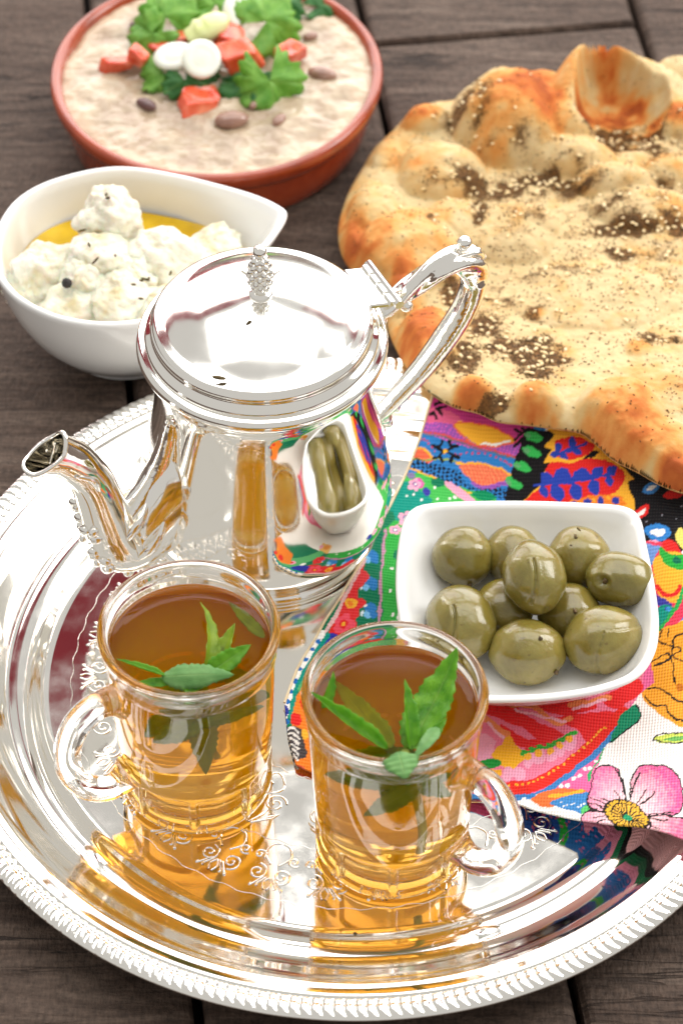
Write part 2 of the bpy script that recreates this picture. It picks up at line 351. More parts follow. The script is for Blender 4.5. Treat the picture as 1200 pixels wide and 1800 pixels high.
# ------------------------------------------------------------------ tea glasses
def mug_mod(r, z, T):
    k = 8; ph = ((T/(2*math.pi)*k) % 1)*2-1; top = 1.95-.25*np.abs(ph)**6
    e = np.clip((.9-np.abs(ph))/.07, 0, 1); e = e*e*(3-2*e); b = np.clip((z-.38)/.12, 0, 1)*np.clip((top-z)/.14, 0, 1); b = b*b*(3-2*b)
    outer = r > 2.4
    flat = .07*(1-np.cos(ph*math.pi/k))/(1-math.cos(math.pi/k))-.05
    return np.where(outer & (z < 2.2), r-e*b*.12, r), z
def make_mug(cx, cy, ang, label):
    z0 = .405; t = thing('tea_glass', (cx, cy, z0), label, 'tea glass', 'glasses of mint tea on the tray')
    zs = np.linspace(.3, 2.05, 36)
    out = [(0, .12), (1.5, .1), (2.1, .0), (2.38, .0), (2.5, .07), (2.555, .18)]+[(2.56+.01*(q-.3), q) for q in zs]
    out += [(2.60, 2.4), (2.65, 3.4), (2.70, 4.6), (2.75, 5.8), (2.785, 6.6), (2.80, 6.72), (2.84, 6.8), (2.845, 6.9), (2.83, 7.1), (2.84, 7.4), (2.90, 7.52), (2.955, 7.63), (2.975, 7.74), (2.95, 7.85), (2.88, 7.91), (2.80, 7.92), (2.72, 7.88), (2.67, 7.78), (2.65, 7.6), (2.63, 7.01)]
    v, f = lathe(out, 256, (cx, cy), mug_mod); v[:, 2] += z0; obj('glass_body', (v, f), GLASS, t)
    ca, sa = math.cos(ang), math.sin(ang)
    hp = spl([(2.66, 6.2), (3.1, 6.42), (3.75, 6.4), (4.35, 5.9), (4.68, 5.0), (4.7, 4.0), (4.4, 3.05), (3.9, 2.4), (3.35, 2.1), (2.9, 2.15), (2.5, 2.4)], 60)
    rad = np.interp(np.linspace(0, 1, 60), [0, .06, .14, .5, .86, .94, 1], [.68, .58, .48, .52, .48, .56, .68])
    P = np.c_[cx+hp[:, 0]*ca, cy+hp[:, 0]*sa, z0+hp[:, 1]-.35]
    obj('handle', tube(P, rad, 24, side=(-sa, ca, 0), sy=.85), GLASS, t)
    return t, z0
def make_tea(cx, cy, z0, label):
    pr = [(0, .5), (1.2, .52), (1.95, .58), (2.25, .76), (2.37, 1.15), (2.44, 2.4), (2.53, 4.2), (2.60, 5.8), (2.63, 7.01), (2.60, 6.985), (2.52, 6.965), (2.3, 6.955), (0, 6.95)]
    v, f = lathe(pr, 256, (cx, cy)); v[:, 2] += z0; o = obj('tea', (v, f), TEASIDE, label=label, cat='tea')
    o.data.materials.append(TEA); np_ = len(pr)-1; o.data.polygons.foreach_set('material_index', [1 if i % np_ >= 8 else 0 for i in range(len(o.data.polygons))]); return o
mL = at(332, 1105, 8.2); mF = at(694, 1217, 8.2)
make_mug(*mL, R(212), 'clear glass tea mug below the teapot spout, its handle turned left')
make_mug(*mF, R(-39), 'clear glass tea mug in front, beside the olive dish, its handle turned right')
make_tea(*mL, .405, 'amber tea filling the glass below the teapot spout')
make_tea(*mF, .405, 'amber tea filling the front glass beside the olive dish')
LEAF = m_leaf('mint_green', (66, 140, 22), (140, 204, 44), (120, 172, 74)); LEAFB = m_leaf('mint_yellow_green', (124, 158, 30), (176, 200, 50), (140, 170, 60)); LEAFG = m_leaf('mint_grey_green', (104, 164, 88), (150, 200, 124), (104, 160, 76))
def leafm(base, tip, width, nrm, fold=.35, droop=.12, serr=.14, n=26, curl=0.0, twist=0.0):
    b = np.array(base, float); e = np.array(tip, float); a = e-b; L = np.linalg.norm(a); a /= L
    nrm = np.array(nrm, float); nrm -= a*np.dot(nrm, a); nrm /= np.linalg.norm(nrm); s = np.cross(a, nrm); V = []; U = []; m = 7
    for i in range(n):
        t = i/(n-1); wv = math.sin(math.pi*min(1, t**.72*.985+.015))**.8*(1-.15*t)
        sw = (t*11) % 1; ww = .43*width*wv*(1+serr*(1-sw)*2-serr)
        tw = twist*t; s2 = s*math.cos(tw)+nrm*math.sin(tw); n2 = nrm*math.cos(tw)-s*math.sin(tw)
        for j in range(m):
            u = j/(m-1)*2-1
            rip = .025*width*math.sin(t*30+abs(u)*2)*abs(u)
            V.append(b+a*t*L+s2*u*ww*(1-.25*fold*abs(u))+n2*(abs(u)**1.2*ww*fold+droop*L*(4*t*(1-t))+curl*L*t*t*1.0+rip)); U.append((t, .5+u*.5))
    return np.array(V), gridf(n, m), np.array(U)
def sprig(name, loc, label, leaves, stems, group='sprigs of mint in the tea'):
    t = thing(name, loc, label, 'mint', group)
    for lv in leaves:
        mat = lv.pop('mat', LEAF); v, f, U = leafm(**lv); o = obj('leaf', (v, f), mat, t, uv=U)
        md = o.modifiers.new('s', 'SOLIDIFY'); md.thickness = .00012; md.offset = 0
    for pts, r, in stems: obj('stem', tube(spl(pts, 20), r, 8), STEM, t)
STEM = m_flat('mint_stem', (120, 140, 50), (160, 170, 70), 60, .4, .1)
zt = 7.36                                       # tea level
J = at3(690, 1325, zt+.05)
lv = [dict(base=at3(715, 1318, zt-.1), tip=at3(803, 1138, 8.7), width=1.75, nrm=(-.45, -.7, .6), fold=.25, droop=-.08, mat=LEAF),
      dict(base=at3(722, 1320, zt-.1), tip=at3(711, 1193, 8.4), width=.8, nrm=(.5, -.7, .5), fold=.6, droop=.02),
      dict(base=at3(740, 1312, zt), tip=at3(785, 1262, zt+.5), width=.55, nrm=(.2, -.5, .8), fold=.5, droop=.1),
      dict(base=at3(700, 1322, 8.55), tip=at3(712, 1369, 8.5), width=1.3, nrm=(0, -.4, 1), fold=-.2, droop=.1, mat=LEAFG),
      dict(base=at3(770, 1280, 8.3), tip=at3(725, 1336, 8.5), width=.55, nrm=(0, -.5, .9), fold=.2, droop=.1, mat=LEAFG),
      dict(base=at3(680, 1318, zt+.05), tip=at3(546, 1216, 8.3), width=.85, nrm=(-.3, .2, 1), fold=.95, droop=-.04),
      dict(base=at3(566, 1245, zt), tip=at3(586, 1180, 8.1), width=.6, nrm=(.6, -.6, .4), fold=.4, droop=.05),
      dict(base=at3(690, 1318, zt-.35), tip=at3(585, 1205, zt-1.0), width=1.1, nrm=(.1, -.5, .9), fold=.2, droop=-.04, mat=LEAFB),
      dict(base=at3(700, 1320, zt-.5), tip=(mF[0]-1.9, mF[1]-1.0, 5.6), width=1.3, nrm=(-.2, -1, .4), fold=.3, droop=.1, mat=LEAFB),
      dict(base=at3(700, 1320, zt-.6), tip=(mF[0]+1.6, mF[1]-1.4, 5.0), width=1.0, nrm=(.3, -1, .2), fold=.3, droop=.1, mat=LEAF),
      dict(base=at3(700, 1320, zt-.6), tip=(mF[0]-.2, mF[1]-1.9, 5.2), width=1.1, nrm=(0, -1, .3), fold=.2, droop=.1, mat=LEAF),
      dict(base=(mF[0]+.5, mF[1]-1.9, 6.7), tip=(mF[0]-1.5, mF[1]-1.75, 6.3), width=1.2, nrm=(0, -1, .2), fold=.15, droop=-.1, mat=LEAF),
      dict(base=(mF[0]+.7, mF[1]-2.0, 6.6), tip=(mF[0]-.9, mF[1]-2.0, 4.7), width=1.1, nrm=(-.1, -1, .1), fold=.15, droop=.05, mat=LEAFB),
      dict(base=(mF[0]+.3, mF[1]-2.1, 6.7), tip=(mF[0]+1.9, mF[1]-1.4, 6.1), width=.9, nrm=(.3, -1, .1), fold=.15, droop=-.08, mat=LEAF)]
sprig('mint_sprig', (mF[0], mF[1], 2), 'mint sprig with a tall bright leaf rising out of the front glass beside the olives', lv,
      [([at3(712, 1322, zt+.4), (mF[0]+.5, mF[1]-1.2, 5.5), (mF[0]+.75, mF[1]-1.4, 3.6), (mF[0]+.7, mF[1]-1.3, 2.2)], .13)])
lv = [dict(base=at3(360, 1185, zt-.2), tip=at3(352, 1058, zt+.45), width=.75, nrm=(.8, -.4, .6), fold=.35, droop=.14, mat=LEAFB),
      dict(base=at3(368, 1185, zt-.2), tip=at3(413, 1095, zt+.3), width=.8, nrm=(-.4, -.8, .5), fold=.5, droop=-.05, mat=LEAFB),
      dict(base=at3(360, 1188, zt-.1), tip=at3(441, 1133, zt+.3), width=.95, nrm=(-.1, -.7, .7), fold=.3, droop=.04),
      dict(base=at3(372, 1180, zt-.2), tip=at3(384, 1120, zt+.2), width=.5, nrm=(0, -.7, .7), fold=.3, droop=.04, mat=LEAFB),
      dict(base=at3(285, 1190, zt+.25), tip=at3(412, 1186, zt+.75), width=1.0, nrm=(0, -.35, 1), fold=-.35, droop=.05, mat=LEAFG),
      dict(base=at3(345, 1180, zt+.15), tip=at3(330, 1222, zt+.15), width=1.3, nrm=(0, -.5, 1), fold=.1, droop=.05, mat=LEAF),
      dict(base=at3(290, 1188, zt+.3), tip=at3(205, 1158, zt+.45), width=.42, nrm=(0, .3, 1), fold=.8, droop=-.02, mat=LEAF),
      dict(base=at3(300, 1200, zt+.05), tip=at3(240, 1200, zt+.05), width=.45, nrm=(0, -.3, 1), fold=.2, droop=.0, mat=LEAF),
      dict(base=at3(465, 1125, zt-.3), tip=at3(402, 1062, zt-.4), width=.55, nrm=(0, -.3, 1), fold=.1, droop=.03, mat=LEAFB),
      dict(base=at3(350, 1200, zt-.7), tip=(mL[0]+2.3, mL[1]-.6, 5.6), width=1.2, nrm=(.2, -1, .3), fold=.2, droop=-.16, mat=LEAFB),
      dict(base=at3(340, 1200, zt-.8), tip=(mL[0]-1.3, mL[1]-1.6, 5.0), width=1.3, nrm=(-.2, -1, .3), fold=.2, droop=.05, mat=LEAF),
      dict(base=at3(350, 1205, zt-.8), tip=(mL[0]+.4, mL[1]-1.9, 3.4), width=1.1, nrm=(.1, -1, .1), fold=.3, droop=.05, mat=LEAFB),
      dict(base=(mL[0]+.1, mL[1]-2.1, 6.4), tip=(mL[0]+2.2, mL[1]-1.0, 5.6), width=1.0, nrm=(.3, -1, .2), fold=.1, droop=-.14, mat=LEAF),
      dict(base=(mL[0]+.3, mL[1]-2.05, 6.5), tip=(mL[0]-1.1, mL[1]-1.9, 5.0), width=1.2, nrm=(-.2, -1, .2), fold=.1, droop=.05, mat=LEAFB)]
sprig('mint_sprig', (mL[0], mL[1], 2), 'mint sprig with a curled grey-green leaf floating in the glass below the spout', lv,
      [([at3(350, 1190, zt), (mL[0]+.2, mL[1]-1.2, 5.5), (mL[0]+.6, mL[1]-1.0, 3.6)], .1)])
# ------------------------------------------------------------------ teapot
TP = (-3.17, 7.36); pot = thing('teapot', (*TP, .405), 'ornate polished silver teapot with hinged domed lid, cast spout and scrolled handle', 'teapot')
body = [(0, .42), (3.7, .42), (4.0, .44), (4.12, .52), (4.12, .62), (4.0, .70), (3.9, .78), (3.98, .95), (4.25, 1.3), (4.5, 1.9), (4.6, 2.5), (4.58, 3.2), (4.48, 4.0), (4.3, 4.9), (4.1, 5.8), (3.92, 6.7), (3.82, 7.5), (3.80, 8.2), (3.84, 8.7), (3.95, 9.1), (4.02, 9.2), (4.02, 9.28), (4.1, 9.34), (4.22, 9.42), (4.32, 9.56), (4.38, 9.74), (4.36, 9.9), (4.28, 9.98), (4.1, 10.02), (3.96, 10.03)]
obj('body', lathe(body, 192, TP), SILVER, pot)
obj('lid_rim', lathe([(4.0, 9.98), (4.06, 10.06), (4.08, 10.16), (4.0, 10.28), (3.88, 10.34), (3.82, 10.42), (3.84, 10.52), (3.86, 10.62), (3.83, 10.72), (3.74, 10.78)], 192, TP), SILVER, pot)
lid = obj('lid', lathe([(3.80, 10.6), (3.78, 10.76), (3.70, 10.85), (3.58, 10.89), (3.42, 10.91), (3.3, 10.95), (3.0, 11.14), (2.5, 11.42), (2.0, 11.62), (1.5, 11.77), (1.0, 11.88), (.6, 11.95), (.3, 12.0), (0, 12.02)], 192, TP), m_silver('soft_silver', .1), pot)
tx, ty = TP
fin = [ball((tx, ty, 12.02), (.42, .42, .2), 20, 10), ball((tx, ty, 12.3), (.26, .26, .26), 16, 10), ball((tx, ty, 13.9), (.25, .25, .25), 18, 12), ball((tx, ty, 13.64), (.15, .15, .12), 12, 8)]
for i in range(6):
    z = 12.45+i*.21; r = [.30, .38, .42, .38, .30, .2][i]
    for k in range(8):
        a = k*math.pi/4+(i % 2)*math.pi/8
        fin.append(ball((tx+r*.75*math.cos(a), ty+r*.75*math.sin(a), z), (.2, .12, .2), 10, 8, rot=a, tilt=-.5))
    fin.append(ball((tx, ty, z), (r*.8, r*.8, .2), 12, 8))
for s in (-1, 1): fin.append(tube([(tx+s*.3, ty, 12.85), (tx+s*.55, ty, 12.95), (tx+s*.66, ty, 13.05)], [.06, .05, .04], 6))
obj('finial', join(*fin), SILVERB, lid)
def pl(a, d, z, off=0): return (tx+d*math.cos(a)-off*math.sin(a), ty+d*math.sin(a)+off*math.cos(a), z)
HA = R(27); SA = R(213)
hs = [pl(HA, *q) for q in ((4.15, 8.9), (4.55, 9.2), (5.2, 9.45), (6.0, 9.95), (6.9, 10.4), (7.7, 10.4), (8.25, 9.9), (8.38, 9.0), (8.05, 7.9), (7.35, 6.8), (6.55, 5.8), (5.75, 5.0), (5.0, 4.3), (4.5, 3.9))]
hp = spl(hs, 110); tq = np.linspace(0, 1, 110)
hr = np.interp(tq, [0, .08, .2, .38, .5, .7, .9, 1], [.26, .30, .40, .48, .50, .48, .34, .26])
def flute(t, th): return 1+(.16*np.cos(3*th+t*26) if t < .52 else .05*np.cos(2*th))
obj('handle', tube(hp, hr, 36, side=(-math.sin(HA), math.cos(HA), 0), mod=flute), SILVERB, pot)
orn = [ball(pl(HA, 7.95, 11.1), .27, 18, 12), ball(pl(HA, 7.95, 10.85), (.18, .18, .1), 12, 8), ball(pl(HA, 8.25, 10.5), (.42, .2, .2), 14, 8, rot=HA),
       ball(pl(HA, 5.3, 9.1, .12), .2, 12, 8), ball(pl(HA, 5.62, 9.15, -.1), .24, 12, 8), ball(pl(HA, 5.0, 9.0), .17, 12, 8), ball(pl(HA, 4.6, 8.9), (.3, .25, .4), 12, 8),
       ball(pl(HA, 4.85, 3.8), .3, 12, 8), ball(pl(HA, 5.0, 3.45), .22, 12, 8), ball(pl(HA, 4.65, 3.5, .25), .26, 12, 8), ball(pl(HA, 5.25, 4.25, -.1), .22, 12, 8), ball(pl(HA, 4.6, 3.2), .3, 12, 8),
       tube(spl([pl(HA, 7.7, 10.6, .2), pl(HA, 8.2, 10.65, .25), pl(HA, 8.6, 10.3, .1), pl(HA, 8.5, 9.9)], 14), [.12]*14, 8), tube(spl([pl(HA, 7.6, 10.7, -.2), pl(HA, 8.3, 10.7, -.25), pl(HA, 8.7, 10.2, -.1)], 14), [.1]*14, 8)]
obj('handle_scroll', join(*orn), SILVERB, pot, kind='stuff')
# hinge: a flat plate of knuckles on a barrel
hg = []
def boxm(c, sx, sy, sz, ang, tilt=0, bev=.05):
    q = np.array([(x, y, z) for x in (-1, 1) for y in (-1, 1) for z in (-1, 1)], float)
    P = []; h = np.array([sx, sy, sz])/2; fs = []
    base = q*(h-bev)
    import itertools
    V = []; idx = {}
    for i, s in enumerate(q):
        for ax in range(3):
            o = base[i].copy(); o[ax] += s[ax]*bev; idx[(i, ax)] = len(V); V.append(o)
    def id_(x, y, z): return (x > 0)*4+(y > 0)*2+(z > 0)
    F = []
    for ax in range(3):
        o1, o2 = [(1, 2), (2, 0), (0, 1)][ax]
        for s in (-1, 1):
            ring_ = []
            for a, b in ((-1, -1), (1, -1), (1, 1), (-1, 1)):
                e = [0, 0, 0]; e[ax] = s; e[o1] = a; e[o2] = b; ring_.append(idx[(id_(*e), ax)])
            F.append(tuple(ring_ if s > 0 else ring_[::-1]))
    for ax in range(3):
        o1, o2 = [(1, 2), (2, 0), (0, 1)][ax]
        for a in (-1, 1):
            for b in (-1, 1):
                e1 = [0, 0, 0]; e1[o1] = a; e1[o2] = b; e2 = list(e1); e1[ax] = -1; e2[ax] = 1
                F.append((idx[(id_(*e1), o1)], idx[(id_(*e2), o1)], idx[(id_(*e2), o2)], idx[(id_(*e1), o2)]))
    for i in range(8): F.append((idx[(i, 0)], idx[(i, 1)], idx[(i, 2)]))
    V = np.array(V); ct, st = math.cos(tilt), math.sin(tilt); V = V@np.array([[ct, 0, -st], [0, 1, 0], [st, 0, ct]])
    ca, sa = math.cos(ang), math.sin(ang); V = V@np.array([[ca, sa, 0], [-sa, ca, 0], [0, 0, 1]])
    return V+np.array(c), F
hg.append(boxm(pl(HA, 4.15, 10.52), 1.0, 2.1, .2, HA, .28)); hg.append(tube([pl(HA, 4.75, 10.45, -1.2), pl(HA, 4.75, 10.45, 1.2)], .17, 14))
for k in range(4): hg.append(boxm(pl(HA, 4.66, 10.46, -.84+k*.56), .52, .49, .2, HA, .3, .03))
hinge = obj('hinge', join(*hg), SILVER, pot, smooth=False)
# spout
sp = spl([pl(SA, *q) for q in ((2.2, 4.4), (3.3, 4.2), (4.4, 3.6), (5.3, 2.95), (6.0, 2.95), (6.45, 3.9), (6.7, 5.2), (7.05, 6.8), (7.7, 8.1), (8.6, 8.9))], 60); tq = np.linspace(0, 1, 60)
srv = np.interp(tq, [0, .11, .22, .33, .44, .56, .69, .82, .93, 1], [2.4, 2.3, 1.75, 1.3, 1.12, .98, .84, .74, .76, .84])
ssy = np.interp(tq, [0, .2, .35, .5, .85, 1], [.55, .62, .8, .95, .9, .66])
def inner(k): return  tube(sp[int(len(sp)*.72):], srv[int(len(sp)*.72):]*k, 28, caps=False, side=(0, 0, 1), sy=ssy[int(len(sp)*.72):])
o_ = tube(sp, srv, 36, caps=False, side=(0, 0, 1), sy=ssy, mod=lambda t, th: 1+.012*np.cos(6*th)*(t < .4))

def beak(v, n, k0):
    m_ = len(v)//n; v = v.copy(); T = sp[-1]-sp[-3]; T = T/np.linalg.norm(T); th_ = np.linspace(0, 2*math.pi, n, endpoint=False)
    for i in range(max(0, m_-k0), m_):
        g = ((i-(m_-k0))/max(1, k0-1))**1.6; v[i*n:(i+1)*n] += (T*.42)[None]*(g*np.clip(-np.cos(th_), -.5, 1)**1.0)[:, None]+np.array([0, 0, .16])[None]*(g*np.clip(np.cos(th_*2+.3), 0, 1))[:, None]
    return v
o_ = (beak(o_[0], 36, 12), o_[1]); iv, if_ = inner(.88); iv = beak(iv, 28, 12); if_ = list(if_)+[tuple(range(28))]; n1 = len(o_[0])
sv = np.concatenate([o_[0], iv]); sf = list(o_[1])+[tuple(i+n1 for i in q)[::-1] for q in if_]
obj('spout', (sv, sf), SILVER, pot)
ringp = o_[0][-36:]; ringp = np.vstack([ringp, ringp[:2]]); lipr = tube(ringp, .085, 8, caps=False)
orn = [lipr, tube(spl([pl(SA, 3.75, 8.0), pl(SA, 4.1, 6.6), pl(SA, 4.75, 5.3), pl(SA, 5.5, 4.3), pl(SA, 6.1, 3.9)], 24), np.interp(np.linspace(0, 1, 24), [0, .1, .5, .8, 1], [.2, .34, .42, .62, .4]), 16)]
for i in range(26):      # cast leaves and beads under the spout and round its root
    t = .32+.4*(i/25); k = int(t*59); th = math.pi+random.uniform(-.9, .9); T = sp[k+1]-sp[k]; T /= np.linalg.norm(T)
    u = np.array([0, 0, 1.0]); u -= T*np.dot(u, T); u /= np.linalg.norm(u); ww = np.cross(T, u); P = sp[k]+srv[k]*1.0*(math.cos(th)*u+math.sin(th)*ssy[k]*ww)
    orn.append(ball(P, (.26, .17, .2), 10, 8, rot=random.uniform(0, 3), tilt=random.uniform(-.6, .6)))
for s in (-1, 1):
    orn.append(tube(spl([pl(SA, 5.0, 4.9, .3*s), pl(SA, 5.6, 4.6, .75*s), pl(SA, 6.1, 4.1, .8*s), pl(SA, 6.4, 3.5, .55*s)], 20), np.interp(np.linspace(0, 1, 20), [0, .5, 1], [.1, .3, .08]), 10, sy=.6))
    orn.append(tube(spl([pl(SA, 4.6, 4.4, .8*s), pl(SA, 5.2, 3.7, 1.15*s), pl(SA, 5.7, 3.0, .95*s), pl(SA, 6.0, 2.5, .5*s)], 20), np.interp(np.linspace(0, 1, 20), [0, .5, 1], [.1, .34, .1]), 10, sy=.6))
for k in range(4): orn.append(tube(spl([pl(SA, 6.7+.1*k, 5.9, (k-1.5)*.3), pl(SA, 7.2, 6.9+.15*k, (k-1.5)*.42), pl(SA, 7.9, 7.9+.1*(k % 2), (k-1.5)*.4)], 14), np.interp(np.linspace(0, 1, 14), [0, .5, 1], [.07, .17, .08]), 8))
obj('spout_ornament', join(*orn), SILVERB, pot, kind='stuff')
# dark herb flakes fallen on the lid
FLAKE = m_flat('dried_herb', (58, 44, 22), (104, 86, 44), 500, .8, .4)
fl = at3(436, 572, 11.72); obj('herb_flake', ball(fl, (.13, .05, .22), 8, 6, rot=.6, tilt=.5), FLAKE, label='dried herb flake lying near the knob on the teapot lid', cat='herb flake')
fl = at3(385, 664, 11.13); obj('herb_flake', ball(fl, (.26, .09, .06), 8, 6, rot=.1, tilt=.3), FLAKE, label='dried herb flake near the front edge of the teapot lid', cat='herb flake')
fl = at3(624, 1641, .44); obj('herb_flake', ball(fl, (.07, .06, .04), 8, 6), FLAKE, label='tiny dark speck on the tray in front of the front glass', cat='herb flake')
# ------------------------------------------------------------------ bean dish
TERRA = m_terracotta()
BC = (-5.69, 30.94); zb = 0.0
bean = thing('terracotta_dish', (*BC, 0), 'round shallow terracotta dish holding the bean dip, behind the white bowl', 'dish')
bp_ = [(0, .12), (5.6, .1), (6.0, .0), (6.15, .08), (6.3, .3), (6.45, .9), (6.55, 1.5), (6.6, 1.95), (6.64, 2.1), (6.74, 2.16), (6.86, 2.25), (6.96, 2.5), (7.0, 2.75), (6.96, 2.96), (6.84, 3.05), (6.7, 3.04), (6.58, 2.96), (6.5, 2.8), (6.45, 2.4), (6.3, 1.2), (5.9, .5), (0, .45)]
def bw(r, z, T): return r*(1+.004*np.sin(2*T)+.003*np.sin(5*T+1)), z+.03*np.sin(T*2+.5)*(z > 1)
obj('bowl', lathe(bp_, 160, BC, bw), TERRA, bean)
X, Y, d, F = patch([(BC[0]+6.56*math.cos(t), BC[1]+6.56*math.sin(t)) for t in np.linspace(0, 2*math.pi, 120, endpoint=False)], .07)
n1 = fbm(X*1.2, Y*1.2, 1, 5); n2 = fbm(X*.45, Y*.6, 3, 3)
rid = 1-np.abs(fbm(X*.9+.6*n2, Y*1.6, 5, 4)); hh = 2.72+.07*n1+.10*n2+.09*np.clip(rid-.8, 0, 1)*2+.006*fbm(X*5, Y*5, 2, 3)
hh -= .05*np.exp(-(d/.25)**2); hh -= .02*np.exp(-(d/.6)**2)
t1 = np.clip(.5+.6*n1+.25*n2, 0, 1)[:, None]; t2 = np.clip(fbm(X*1.5, Y*2.0, 6, 5)*2.2-.3, 0, 1)[:, None]
colr = lin((160, 140, 116))*(1-t1)+lin((190, 172, 146))*t1; colr = colr*(1-.35*t2)+lin((146, 116, 94))*.35*t2
cream = (np.exp(-((d-.25)/.5)**2)*.6)[:, None]; colr = colr*(1-cream)+lin((210, 184, 154))*cream
mst = M_('creamy_bean_dip').set(Roughness=.3, Coat_Weight=.35, Coat_Roughness=.15); v_ = mst.coord()
mst.base(mst.mix(mst.math('MULTIPLY', mst.ramp(mst.noise(v_, 350, 4), [(.6, g_(0)), (.75, g_(1))]), .2), mst.attr('Col'), L4((148, 112, 92)))); mst.bump(mst.noise(v_, 120, 3), .12, .001)
obj('bean_dip', (np.c_[X, Y, hh], F), mst.m, label='beige creamy bean dip filling the terracotta dish', cat='bean dip', col={'Col': colr}, loc=(*BC, 2.6))
BEANM = m_flat('cooked_bean', (124, 88, 76), (172, 136, 116), 120, .25, .15, coat=.4); BEAND = m_flat('dark_bean', (74, 46, 48), (112, 78, 74), 120, .22, .15, coat=.5)
ZG = 2.9
for (x, y, r, m, a, lb) in ((247, 40, .5, BEAND, .3, 'dark bean beside the upper left coriander leaf'), (257, 180, .48, BEAND, 2.6, 'dark bean half sunk in the dip, lowest on the left'), (407, 207, .72, BEANM, .2, 'large reddish bean half sunk in the dip below the coriander leaf'),
                            (517, 130, .42, BEAND, .1, 'small dark bean below the rightmost tomato piece'), (566, 127, .62, BEANM, 2.9, 'pinkish bean to the right of the dark bean and tomato'), (490, 207, .4, BEANM, 1.0, 'small pale bean in the dip right of the large reddish one'),
                            (450, 180, .35, BEANM, .7, 'small bean peeping out between dip and coriander'), (545, 60, .35, BEANM, .4, 'small brown bean in the upper right of the dip')):
    obj('bean', ball((*at(x, y, ZG), ZG-.1), (r, r*.62, r*.5), 24, 16, rot=a, fn=lambda q: 1-.1*np.exp(-((q[:, 1]-1)/.4)**2)), m, label=lb, cat='bean', group='whole beans in the dip')
# tomato pieces
TOM = M_('tomato_flesh').set(Roughness=.18, Coat_Weight=.5, Subsurface_Weight=.3, Subsurface_Scale=.003, Subsurface_Radius=(1, .3, .15)); v_ = TOM.coord()
TOM.base(TOM.ramp(TOM.noise(v_, 75, 5, .6), [(.32, L4((192, 46, 26))), (.5, L4((220, 92, 58))), (.68, L4((236, 148, 112)))])); TOM.bump(TOM.noise(v_, 250, 3), .3, .001)
def chunk(c, s, rot, tilt, seed):
    rg = np.random.default_rng(seed); v, f = ball((0, 0, 0), 1.0, 28, 20)
    p = np.sign(v)*np.abs(v)**.45; p /= (np.abs(p)**9).sum(1)[:, None]**(1/9)
    A = np.eye(3)+rg.uniform(-.28, .28, (3, 3)); p = p@A; p[:, 2] *= 1-.25*p[:, 0]
    p += .05*np.sin(p[:, [1, 2, 0]]*4+seed); p = p*np.array(s)/2
    ct, st = math.cos(tilt), math.sin(tilt); p = p@np.array([[ct, 0, -st], [0, 1, 0], [st, 0, ct]])
    cr, sr = math.cos(rot), math.sin(rot); p = p@np.array([[cr, sr, 0], [-sr, cr, 0], [0, 0, 1]]); return p+np.array(c), f
for i, (x, y, z, s, r, tl, lb) in enumerate(((244, 96, 3.5, (1.3, .9, .8), -.5, .3, 'orange-red tomato cube lying farthest left but one'), (203, 110, 3.1, (1.1, .6, .6), .2, .1, 'flat tomato piece at the far left of the garnish'), (300, 72, 3.2, (1.7, 1.1, .9), .4, -.2, 'shaded tomato piece under the upper left coriander leaf'),
        (402, 64, 3.8, (1.4, 1.1, .9), .1, .2, 'tomato cube at the back, below the pale onion tip'), (424, 98, 3.7, (1.6, 1.2, 1.0), .2, -.1, 'largest tomato piece, to the right of the round onion slice'), (510, 92, 3.4, (.9, 1.1, 1.3), -.6, .1, 'tomato wedge standing at the right of the garnish'),
        (350, 172, 3.1, (1.5, 1.0, .8), .5, .15, 'tomato piece in front, under the dark coriander sprig'))):
    obj('tomato_piece', chunk((*at(x, y, z), z-.1), tuple(q*.88 for q in s), r, tl, i+3), TOM.m, label=lb, cat='tomato piece', group='chopped tomato on the bean dip')
# onion
ON = m_flat('spring_onion_flesh', (226, 232, 216), (246, 246, 238), 90, .22, .08, sss=.2, coat=.3); ONY = m_flat('pale_yellow_onion', (214, 224, 140), (240, 242, 196), 60, .3, .1)
def disc(c, r, h, nrm, sc2=1.0):
    pr = [(0, h*.49), (r*.45, h*.49), (r*.5, h*.475), (r*.55, h*.49), (r*.8, h*.5), (r*.93, h*.42), (r, h*.2), (r, -h*.2), (r*.93, -h*.42), (r*.8, -h*.5), (0, -h*.5)]
    v, f = lathe(pr[::-1], 40); q = Vector((0, 0, 1)).rotation_difference(Vector(nrm).normalized()).to_matrix(); v[:, 0] *= sc2
    return v@np.array(q).T+np.array(c), f
for (x, y, z, r, h, nr, s2, m, lb) in ((354, 104, 4.2, .82, .5, (.15, -.75, .8), 1, ON, 'round white spring onion slice facing the camera'), (308, 100, 3.8, .62, .5, (-.2, -.5, .9), 1.5, ON, 'oval white onion slice behind and left of the round one'),
        (416, 18, 4.2, .8, .5, (.6, -.5, .5), .8, ON, 'white onion slice standing at the top between coriander leaves')):
    obj('onion_slice', disc((*at(x, y, z), z), r, h, nr, s2), m, label=lb, cat='onion slice', group='spring onion slices on the dip')
p0 = np.array([*at(366, 52, 4.2), 4.2]); v, f = ball(p0, (1.0, .55, .55), 24, 16, rot=.35, tilt=-.3, fn=lambda q: 1+.12*np.sin(q[:, 0]*14)*(q[:, 0] < 0)+.2*q[:, 2])
obj('onion_piece', (v, f), ONY, label='pale yellow-green ragged onion piece above the tomatoes', cat='onion piece')
CIL = m_leaf('coriander_green', (92, 156, 56), (160, 210, 96), (150, 200, 116)); CILD = m_leaf('coriander_dark_green', (44, 108, 54), (84, 154, 76), (90, 150, 86))
